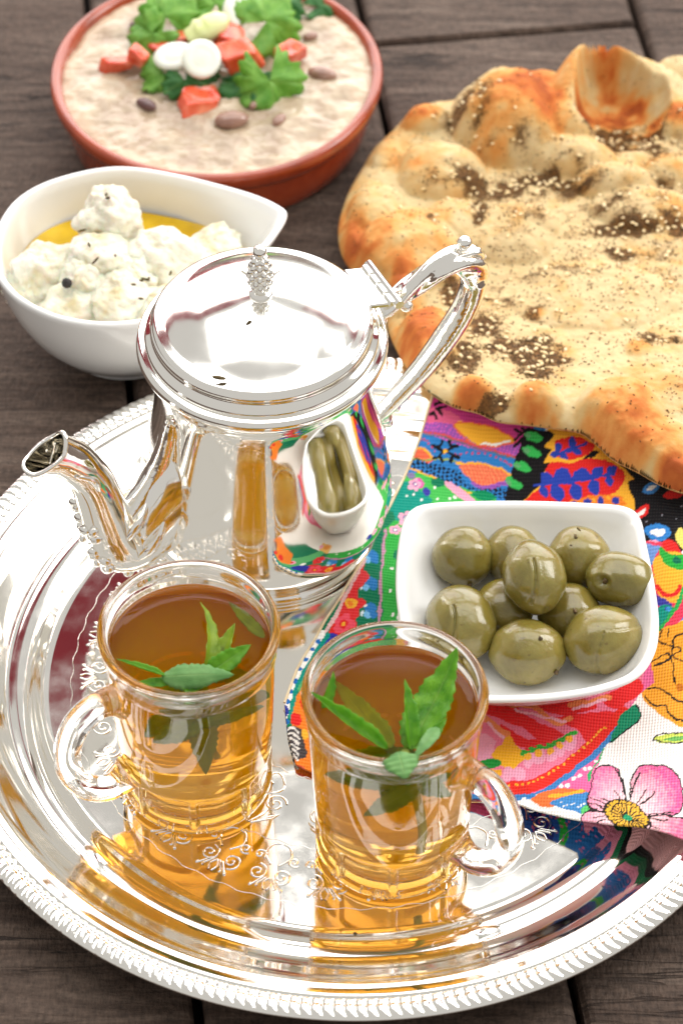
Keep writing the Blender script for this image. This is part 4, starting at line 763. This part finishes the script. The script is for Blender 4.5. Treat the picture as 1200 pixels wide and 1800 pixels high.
    for x0, y0, x1, y1, w_, c, c2 in ((1128, 864, 1158, 850, 11, (60, 130, 200), WHT), (1164, 872, 1210, 862, 9, RED, None), (1110, 916, 1140, 888, 9, RED, WHT), (1128, 932, 1180, 938, 14, (50, 130, 205), WHT), (1135, 955, 1165, 960, 10, LPINK, (90, 150, 210)), (1096, 870, 1106, 890, 6, YEL, None), (1192, 928, 1206, 970, 10, (240, 220, 110), None)):
        leaf(x0, y0, x1, y1, w_, c)
        if c2: leaf(x0+(x1-x0)*.25, y0+(y1-y0)*.25, x1-(x1-x0)*.2, y1-(y1-y0)*.2, w_*.45, c2)
    for (x, y) in ((1135, 919), (1187, 912), (1165, 905), (1198, 890)): ell(x, y, 1.6, 1.6, 0, (150, 150, 160))
    # --- right strip of bright flowers
    poly([(1128, 952), (1165, 950), (1210, 980), (1210, 1125), (1150, 1120), (1140, 1040)], (230, 60, 90)); poly([(1130, 955), (1160, 958), (1150, 985), (1140, 1000)], (110, 150, 214)); poly([(1165, 948), (1185, 952), (1192, 970), (1170, 975)], RED, True)
    poly([(1150, 985), (1175, 968), (1210, 985), (1206, 1030), (1190, 1060), (1160, 1050), (1148, 1010)], YEL, True); poly([(1160, 960), (1182, 975), (1210, 975), (1208, 1000), (1180, 1000), (1163, 982)], (40, 170, 60), True); ell(1190, 985, 8, 6, 20, (10, 110, 80))
    line([(1154, 1030), (1168, 1046), (1186, 1045), (1196, 1030)], 4, RED); poly([(1152, 1045), (1180, 1062), (1182, 1072), (1156, 1066)], (60, 60, 160)); poly([(1156, 1068), (1186, 1070), (1170, 1092), (1158, 1110)], TEAL, True); line([(1210, 1010), (1190, 1062), (1165, 1098), (1150, 1120)], 3, (40, 170, 80))
    for i in range(26): ell(1172+(i*17 % 40), 1072+(i*29 % 50), 5, 4, i*40, ((50, 60, 170), (230, 60, 70), (240, 120, 170), (60, 150, 220))[i % 4])
    # --- white ground below with ochre flower
    OC = (240, 164, 44)
    poly([(1158, 1108), (1240, 1100), (1240, 1280), (1172, 1262), (1128, 1222), (1140, 1150)], OC, True)
    for P in ([(1150, 1120), (1170, 1135), (1195, 1140), (1172, 1160), (1150, 1172)], [(1208, 1110), (1185, 1120), (1180, 1150), (1205, 1165)], [(1160, 1108), (1158, 1118)], [(1175, 1106), (1172, 1118)], [(1130, 1212), (1160, 1210), (1185, 1228), (1205, 1240)], [(1134, 1224), (1150, 1240), (1170, 1240), (1176, 1256), (1206, 1270)], [(1145, 1165), (1175, 1150), (1186, 1200)]): line(P, 1.5, (30, 22, 16))
    ell(1196, 1208, 10, 7, 20, (196, 112, 20)); leaf(1146, 1302, 1215, 1294, 9, (206, 222, 96)); leaf(1165, 1300, 1215, 1294, 4, (110, 180, 90)); line([(1146, 1302), (1165, 1290), (1210, 1287)], 1.2, (40, 40, 30)); line([(1146, 1302), (1175, 1306), (1210, 1303)], 1.2, (40, 40, 30))
    # --- front: rose skirt in pinks and reds
    poly([(820, 1225), (1140, 1150), (1150, 1200), (1122, 1222), (1110, 1245), (1062, 1300), (1050, 1345), (1032, 1425), (930, 1405), (820, 1392)], PINK)
    poly([(820, 1225), (1130, 1180), (1128, 1215), (1090, 1262), (1040, 1320), (960, 1378), (820, 1392)], (240, 128, 160))
    for P in ([(840, 1238), (900, 1236), (930, 1262), (990, 1290), (950, 1300), (920, 1282), (878, 1262), (850, 1255)], [(930, 1238), (1000, 1225), (1050, 1240), (1000, 1256), (960, 1250)], [(1060, 1225), (1120, 1195), (1126, 1218), (1080, 1245)], [(970, 1262), (1060, 1250), (1085, 1258), (1040, 1310), (1010, 1280)], [(880, 1272), (930, 1300), (990, 1290), (930, 1318), (900, 1300)]): poly(P, (232, 42, 44), True)
    for P in ([(900, 1240), (935, 1240), (975, 1270), (1000, 1262)], [(850, 1262), (890, 1290)], [(1000, 1238), (1050, 1232), (1070, 1225)]): line(P, 5, (244, 150, 90)); line([(P[0][0]+6, P[0][1]+8), (P[-1][0]-6, P[-1][1]+6)], 2.5, (250, 196, 214))
    line([(820, 1386), (880, 1388), (940, 1378), (1000, 1345), (1050, 1300), (1095, 1252)], 12, (230, 44, 34)); dots([(850, 1385), (920, 1378), (975, 1352), (1030, 1308), (1062, 1278)], 26, 2.3, YEL)
    poly([(893, 1290), (925, 1330), (893, 1362), (862, 1328)], (248, 184, 40)); poly([(838, 1290), (870, 1300), (862, 1330), (840, 1335)], LPINK, True)
    line([(920, 1325), (955, 1312), (985, 1302), (1008, 1288)], 5, (56, 176, 60)); ell(860, 1342, 20, 8, 0, (30, 150, 60)); dots([(926, 1318), (960, 1306), (985, 1292)], 6, 3.5, (226, 50, 60))
    for x, y in ((930, 1338), (948, 1332), (968, 1326), (986, 1316), (1004, 1306)): ell(x, y, 9, 13, 20, LPINK); ell(x-3, y-7, 6, 6, 0, YEL)
    for x in (846, 868, 892, 912): ell(x, 1366-(x-846)*.1, 10, 12, 0, LPINK)
    ell(868, 1358, 14, 6, 0, YEL)
    line([(830, 1402), (900, 1402), (950, 1394), (985, 1372), (1020, 1346), (1066, 1304), (1098, 1262)], 5, (60, 130, 196))
    q = spl([(870, 1410), (930, 1404), (980, 1386), (1030, 1352), (1068, 1316)], 20); [ell(a[0], a[1]+(3 if i % 2 else -2), 4, 3, -30, WHT) for i, a in enumerate(q)]
    poly([(935, 1402), (980, 1385), (1030, 1390), (1010, 1405), (960, 1420)], (240, 120, 60), True); line([(965, 1398), (1000, 1395), (1020, 1388)], 3, YEL); poly([(970, 1408), (1035, 1392), (1036, 1428), (985, 1420)], (64, 136, 200), True)
    for i in range(9): ell(985+i*6, 1410+(i*7 % 9), 2, 1.5, 0, WHT)
    ell(1030, 1425, 9, 8, 0, (90, 200, 110)); line([(1060, 1318), (1045, 1345), (1034, 1370)], 1.6, (70, 170, 110)); leaf(1030, 1374, 1040, 1352, 4, (40, 170, 100))
    poly([(1120, 1240), (1123, 1262), (1105, 1280), (1072, 1308), (1085, 1270), (1098, 1248)], (14, 140, 100), True); line([(1120, 1240), (1123, 1262), (1105, 1280), (1072, 1306)], 1.3, BLK)
    # --- big pink flowers on white
    def petal(P, c1, c2, cx, cy, r1):
        P = splc(P, 80); b = np.where(box(P, 1))[0]; b = b[pip(wx[b], wy[b], P)]; t = np.clip(np.hypot(wx[b]-cx, wy[b]-cy)/r1, 0, 1)[:, None]; t = np.clip(t+.18*vnoise(wx[b]*.3, wy[b]*.3, 5)[:, None], 0, 1); col[b] = lin(c1)*(1-t)+lin(c2)*t; line(np.vstack([P, P[:1]]), 1.3, (30, 20, 24), False)
    petal([(1058, 1345), (1085, 1352), (1092, 1385), (1098, 1425), (1050, 1428), (1032, 1410), (1040, 1370)], (250, 226, 226), (236, 110, 160), 1098, 1420, 80)
    petal([(1105, 1400), (1120, 1352), (1150, 1344), (1180, 1352), (1200, 1385), (1196, 1425), (1170, 1434), (1120, 1430)], (250, 232, 226), (230, 90, 150), 1112, 1425, 85)
    petal([(1120, 1440), (1180, 1436), (1230, 1450), (1230, 1520), (1160, 1490)], (250, 226, 220), (232, 110, 150), 1110, 1440, 90)
    petal([(1140, 1445), (1050, 1425), (1020, 1440), (1060, 1470), (1110, 1475)], (250, 230, 226), (238, 150, 180), 1100, 1440, 90)
    ell(1101, 1433, 42, 25, 24, (46, 32, 14))
    for i in range(22): a = i*2*math.pi/22; ca, sa = math.cos(a), math.sin(a); ell(1101+34*ca*.91-20*sa*.41, 1433+34*ca*.41+20*sa*.91, 4.2, 3.6, 0, (226, 176, 50))
    ell(1103, 1435, 30, 17, 24, (240, 184, 60))
    for i in range(20): a = i*2*math.pi/20; ca, sa = math.cos(a), math.sin(a); line([(1103, 1436), (1103+30*ca*.91-17*sa*.41, 1436+30*ca*.41+17*sa*.91)], 1.0, (40, 30, 16), False)
    ell(1104, 1437, 8, 6, 10, (20, 150, 100))
    for a, r in ((-170, 66), (-160, 72), (-150, 74), (-142, 60), (-112, 60), (-98, 66), (-60, 66), (-48, 70), (-5, 84), (8, 74), (28, 64), (160, 62), (175, 60), (40, 70)):
        q = R(a); line([(1101+38*math.cos(q), 1433+24*math.sin(q)), (1101+.8*r*math.cos(q+.05), 1433+.62*r*math.sin(q+.05)), (1101+r*math.cos(q), 1433+.8*r*math.sin(q))], 1.2, (30, 24, 22))
    line([(1079, 1352), (1092, 1370), (1098, 1400)], 1.6, (24, 20, 20)); line([(1106, 1405), (1112, 1385), (1124, 1360)], 1.6, (24, 20, 20))
    return col
colr = paint(px, py)
CL = M_('printed_cotton').set(Roughness=.85, Specular_IOR_Level=.15, Sheen_Weight=.15); v_ = CL.coord(rot=(0, 0, R(8)))
def weave(m, v, s=3300):
    a = m.n('TexWave'); a.wave_type = 'BANDS'; a.bands_direction = 'X'; a.inputs['Scale'].default_value = s/6.28*.6; a.inputs['Distortion'].default_value = .6; m.l(v, a.inputs[0])
    b = m.n('TexWave'); b.wave_type = 'BANDS'; b.bands_direction = 'Y'; b.inputs['Scale'].default_value = s/6.28*.42; b.inputs['Distortion'].default_value = .6; m.l(v, b.inputs[0])
    return m.math('ADD', a.outputs[1], b.outputs[1])
wv_ = weave(CL, v_); at_ = CL.attr('Col'); dk = CL.mix(1.0, at_, CL.ramp(wv_, [(.15, g_(.92)), (.8, g_(1))]), 'MULTIPLY'); CL.base(dk); CL.bump(wv_, .4, .0005)
cloth = thing('printed_cloth', (5, 2, .6), 'brightly printed folded cloth with flowers and woven patterns, under the olive dish', 'cloth')
o = obj('top_layer', (np.c_[X, Y, Z], F), CL.m, cloth, col={'Col': colr}); md = o.modifiers.new('s', 'SOLIDIFY'); md.thickness = .0006; md.offset = -1
# the cloth turned under along its front edge, seen mirrored in the tray
fr = spl([at(x, y, z) for x, y, z in ((820, 1389, 1.2), (930, 1404, 1.6), (1020, 1424, 1.9), (1110, 1450, 2.0), (1205, 1482, 2.0))], 220)
fz = cz(fr[:, 0], fr[:, 1]); nv_ = 60; tv = np.linspace(0, 1, nv_); sx_ = np.linspace(0, 1, 220)
V = np.zeros((220, nv_, 3)); flo = np.interp(sx_, [0, .55, .85, 1], [.5, .55, 1.25, 1.85])
for j, t in enumerate(tv):
    V[:, j, 0] = fr[:, 0]+.3*t; V[:, j, 1] = fr[:, 1]+.02+2.2*t+.1*np.sin(sx_*9)*t; V[:, j, 2] = fz-.07-(fz-.07-flo)*(1-(1-t)**1.6)
SX, TV = np.meshgrid(sx_, tv, indexing='ij'); w_ = SX+.05*vnoise(TV*3, SX*14, 1)+.12*TV
cc = np.tile(lin((232, 96, 150)), (w_.size, 1)); wf_ = w_.ravel()
for a, b, c in ((.12, .22, (238, 112, 60)), (.20, .24, (248, 180, 52)), (.24, .40, (34, 84, 170)), (.30, .36, (28, 40, 120)), (.40, .46, (40, 176, 60)), (.46, .60, (30, 100, 170)), (.60, .68, (240, 150, 180)), (.68, .74, (16, 110, 70)), (.74, .80, (20, 18, 22)), (.80, 1.3, (240, 190, 196))): cc[(wf_ > a) & (wf_ <= b)] = lin(c)
sp_ = (vnoise(SX.ravel()*90, TV.ravel()*26, 3) > .62) & (wf_ > .24) & (wf_ < .6); cc[sp_] = lin((200, 90, 130))
obj('turned_under_fold', (V.reshape(-1, 3), gridf(220, nv_)), CL.m, cloth, col={'Col': cc})
# stitched hem along the left edge
hp_ = np.array([(*at(x, y, z), 0) for x, y, z in cl_px[:9]]); hs_ = spl(hp_, 120); hs_[:, 2] = cz(hs_[:, 0], hs_[:, 1])+.02
obj('hem', tube(hs_, .05, 8), m_flat('cream_hem', (214, 190, 150), (240, 224, 190), 200, .8, .4), cloth)
# ------------------------------------------------------------------ flatbread
def cp(cx, cy): return 580+cx/1.935, 30+cy/1.935      # (my close-up of the bread) -> photograph
def bz(X, Y): return np.interp(Y, [6, 12, 17, 34], [2.45, 2.15, 1.1, .25])
def bat(cx, cy, dz=.8):
    x, y = cp(cx, cy); z = 1.0
    for _ in range(6): X_, Y_ = at(x, y, z); z = float(bz(X_, Y_))+dz
    return X_, Y_
ol_ = [(850, 64, 3.6), (760, 88, 3.2), (690, 120, 2.6), (600, 125, 2.3), (520, 138, 2.2), (450, 180, 1.9), (412, 235, 1.4), (350, 290, .6), (270, 330, .5), (215, 385, .5), (150, 450, .5), (105, 520, .5), (70, 580, .5), (45, 640, .5), (28, 710, .5), (32, 780, .5), (58, 840, .5), (120, 905, .5), (180, 970, .5), (200, 1070, .5), (232, 1140, .5), (275, 1210, .5), (340, 1280, .4), (420, 1325, .4), (500, 1345, .4), (570, 1375, .4), (660, 1385, .4), (760, 1398, .4), (850, 1415, .4), (910, 1460, .4), (960, 1505, .4), (1040, 1545, .4), (1120, 1590, .4), (1200, 1618, .4), (1300, 1630, .4)]
bo = [bat(*q) for q in ol_]+[(16, 7), (19, 11), (20.5, 18), (20, 26), (18, 31.5)]+[bat(1300, 190, .8), bat(1200, 165, .8), bat(1130, 150, .9), bat(1090, 105, 2.0), bat(1000, 72, 3.2), bat(920, 60, 3.6)]
bo = splc(bo, 260)
X, Y, d, F = patch(bo, .062)
zb_ = bz(X, Y)
bub = [(610, 285, 215, 170, 2.9, .75), (740, 290, 130, 200, 1.5, .45), (830, 470, 170, 70, 1.3, .0), (970, 555, 160, 60, 1.2, .0), (700, 440, 110, 60, .8, .0), (380, 510, 165, 110, 1.3, .5), (325, 348, 95, 50, .8, .9), (155, 650, 110, 105, 1.1, .25), (275, 770, 195, 150, 1.5, .75), (410, 690, 110, 80, .9, .15), (640, 700, 150, 75, .9, .1), (330, 1080, 110, 130, 1.2, 1.0), (492, 1275, 78, 55, .65, .8), (705, 1310, 95, 62, .75, 1.0), (985, 1330, 150, 115, 1.2, .6), (1060, 1450, 170, 100, .8, .25), (900, 960, 300, 130, .45, .05), (1060, 650, 200, 80, .8, .05), (1150, 520, 90, 60, .8, .1), (250, 940, 90, 80, .8, .6), (80, 760, 60, 80, .5, .4), (1190, 350, 110, 70, 1.0, .9), (1180, 180, 110, 60, .9, .1), (700, 1040, 40, 25, .12, .9), (1040, 1140, 50, 40, .15, .7), (1180, 1560, 90, 50, .5, .8), (180, 470, 80, 60, .4, .3), (610, 740, 170, 110, .8, .1)]
top = .42+.9*np.sqrt(np.clip(1-(1-np.clip(d/1.1, 0, 1))**2, 0, 1))*.65
brown = .32*np.exp(-(d/.7)**2); ridge = np.zeros(len(X)); bmax = np.zeros(len(X))
for cx, cy, rx, ry, h, br in bub:
    c0 = bat(cx, cy, .6+h*.6); sc_ = 46.0*1.935; dx = (X-c0[0])/(rx/sc_); dy = (Y-c0[1])/(ry/sc_/.66); r2 = dx*dx+dy*dy+.12*vnoise(X*1.1, Y*1.1, int(cx) % 7)
    q = np.clip(1-r2, 0, 1); hq = .88*h*q**.66; bmax = np.maximum(bmax, hq)+.12*np.minimum(bmax, hq); brown = brown+br*np.clip(1.15-r2*.9, 0, 1)**1.3*.9
# the torn-open pocket at the back: crest behind, hollow in front of it
def gau(cx, cy, rx, ry, dz): c0 = bat(cx, cy, dz); return np.exp(-(((X-c0[0])/rx)**2+((Y-c0[1])/ry)**2)**2)
cx0 = bat(960, 108, 3.1); cf = bat(985, 485, .6); pc = (cx0[0]+.2, (cx0[1]+cf[1])/2); ry_ = (cx0[1]-cf[1])/2; rx_ = 2.05
ux = (X-pc[0])/rx_; uy = (Y-pc[1])/ry_; pr_ = np.hypot(ux, uy)*(1+.19*vnoise(X*.6, Y*.6, 3)+.04*vnoise(X*1.8, Y*1.8, 4)); an = np.arctan2(uy, ux)
Hr = np.interp(an, [-math.pi, -2.3, -1.6, -.8, 0, .8, 1.6, 2.4, math.pi], [3.0, 2.2, .5, .4, 1.6, 2.3, 3.2, 3.5, 3.0])+.15*vnoise(an*2, an*0, 2)
zt_ = top+bmax*np.clip(d/.5, 0, 1)**.6
zin = .25+(Hr-.25)*np.clip(pr_, 0, 1)**4.5; wr = np.hypot((pr_-1)*(rx_+ry_)/2, 0)
fw_ = .95+1.3*np.clip(-np.cos(an), 0, 1)+.9*np.clip(np.cos(an), 0, 1); fall = Hr*np.exp(-(wr/fw_)**2)*np.clip(d/.3, 0, 1)**.5
zt_ = np.where(pr_ < 1, zin, np.maximum(zt_, fall)+.25*np.minimum(zt_, fall)*0)
inner = np.clip((1.0-pr_)*5, 0, 1)
brown = brown*(1-inner)+inner*(.66+.7*fbm(X*1.1, Y*1.9, 2, 4)+.35*(1-pr_)-.25*np.clip(uy, 0, 1)); brown = brown+.15*np.clip(1-wr/.5, 0, 1)*(an > .3)  # pocket inside browned; extra brown in its depth stands in for shade
zt_ += (.04*fbm(X*2.2, Y*2.2, 2, 4)+.02*fbm(X*7, Y*7, 4, 3))*np.clip(d/.4, 0, 1)
brown = np.clip(brown*.82+.30*fbm(X*.55, Y*.55, 6, 4)+.14*fbm(X*2.5, Y*2.5, 1, 3), 0, 1.2)
hp2 = [(560, 608, 190, 32, 1.0), (760, 590, 150, 45, 1.0), (505, 700, 26, 60, 1.1), (1010, 425, 150, 50, 1.6), (900, 410, 60, 30, 1.2), (1000, 745, 150, 26, .9), (1150, 740, 90, 40, .9), (985, 825, 55, 26, .9), (1160, 600, 90, 22, .8), (705, 1180, 78, 70, 1.5), (600, 1140, 70, 50, .9), (520, 1070, 70, 55, .8), (450, 1180, 60, 70, .8), (415, 960, 35, 60, 1.0), (555, 1330, 50, 30, 1.0), (470, 400, 70, 50, .7), (640, 640, 60, 26, .6), (700, 1040, 50, 30, .5), (560, 980, 60, 50, .5), (1120, 1110, 70, 30, .6), (500, 440, 60, 30, .5), (340, 760, 45, 30, .35), (830, 850, 420, 190, .22), (1080, 850, 260, 170, .24), (660, 750, 200, 110, .25), (800, 1080, 300, 160, .12), (1180, 1300, 50, 60, .4), (1120, 500, 80, 40, .7), (650, 500, 200, 30, .3), (600, 260, 180, 60, .12), (1000, 680, 200, 60, .35), (440, 1230, 60, 30, .7)]
herb = np.zeros(len(X))
for cx, cy, rx, ry, s in hp2:
    c0 = bat(cx, cy, .7); sc_ = 46.0*1.935; r2 = ((X-c0[0])/(rx/sc_))**2+((Y-c0[1])/(ry/sc_/.66))**2; herb = np.maximum(herb, s*np.exp(-r2*.9))
herb = np.maximum(herb, 1.5*np.clip((.75-pr_)*5, 0, 1)*np.clip(.5-uy*1.6, 0, 1))
herb = np.clip(herb*(1.3+1.2*fbm(X*1.6, Y*2.2, 3, 5))+.10*np.clip(fbm(X*.8, Y*1.2, 5, 4), 0, 1), 0, 1)
BR = M_('baked_flatbread').set(Roughness=.75, Specular_IOR_Level=.25, Subsurface_Weight=.12, Subsurface_Scale=.004); v_ = BR.coord()
brn = BR.math('ADD', BR.attr('Brown'), BR.math('MULTIPLY', BR.math('SUBTRACT', BR.noise(v_, 60, 6, .65), .5), .55))
c_ = BR.ramp(brn, [(.0, L4((203, 182, 138))), (.25, L4((200, 166, 110))), (.5, L4((206, 144, 76))), (.75, L4((190, 106, 46))), (1.0, L4((160, 78, 32)))])
hm = BR.math('GREATER_THAN', BR.math('ADD', BR.attr('Herb'), BR.math('MULTIPLY', BR.math('SUBTRACT', BR.noise(v_, 1100, 3, .7), .5), 1.5)), .62)
hs2 = BR.ramp(BR.math('ADD', BR.attr('Herb'), BR.math('MULTIPLY', BR.math('SUBTRACT', BR.noise(v_, 1250, 4, .8), .5), 1.9)), [(.5, g_(0)), (.72, g_(1))])
hc = BR.ramp(BR.noise(v_, 700, 2), [(.3, L4((50, 30, 14))), (.55, L4((96, 62, 28))), (.75, L4((142, 98, 46)))])
c_ = BR.mix(BR.math('MULTIPLY', BR.attr('Herb'), .55), c_, L4((178, 122, 58)))
BR.base(BR.mix(BR.math('MULTIPLY', hs2, .92), c_, hc)); BR.bump(BR.math('ADD', BR.math('MULTIPLY', BR.noise(v_, 160, 6, .7), .8), BR.math('MULTIPLY', hs2, .8)), .6, .0016)
bread = thing('flatbread', (8, 20, 0), 'large blistered flatbread with browned bubbles and dark herb and sesame topping', 'flatbread')
ZT = zb_+zt_; ZB = zb_+.42-.4*np.sqrt(np.clip(1-(1-np.clip(d/.9, 0, 1))**2, 0, 1))
n0 = len(X); bdy = d <= 0
VT = np.c_[X, Y, np.where(bdy, (ZB+zb_+.42)/2, ZT)]; VB = np.c_[X, Y, np.where(bdy, (ZB+zb_+.42)/2, ZB)]
obj('crust', (np.vstack([VT, VB]), np.vstack([F, F[:, ::-1]+n0])), BR.m, bread, col={'Brown': np.r_[brown, np.full(n0, .35)], 'Herb': np.r_[herb, np.zeros(n0)]})
# sesame seeds and flakes lying on the crust
def scatter(nm, n, wgt, shape, mat, lift):
    pr = wgt/wgt.sum(); idx = rng.choice(n0, n, p=pr, replace=False); ms = []
    for i in idx: s = random.uniform(.75, 1.2); ms.append(ball((X[i]+random.uniform(-.03, .03), Y[i], ZT[i]+lift), (shape[0]*s, shape[1]*s, shape[2]*s), 7, 5, rot=random.uniform(0, 3.14), tilt=random.uniform(-.5, .5)))
    obj(nm, join(*ms), mat, bread, kind='stuff')
vis = (d > .4)*1.0
scatter('sesame_seeds', 400, vis*(herb**1.6+.002), (.115, .07, .045), m_flat('sesame', (222, 190, 130), (246, 226, 184), 300, .45, .1), .03)
scatter('herb_flakes', 5200, vis*(herb**1.2+.03), (.048, .024, .018), m_flat('thyme_flake', (48, 34, 14), (112, 82, 36), 500, .85, .3), .015)
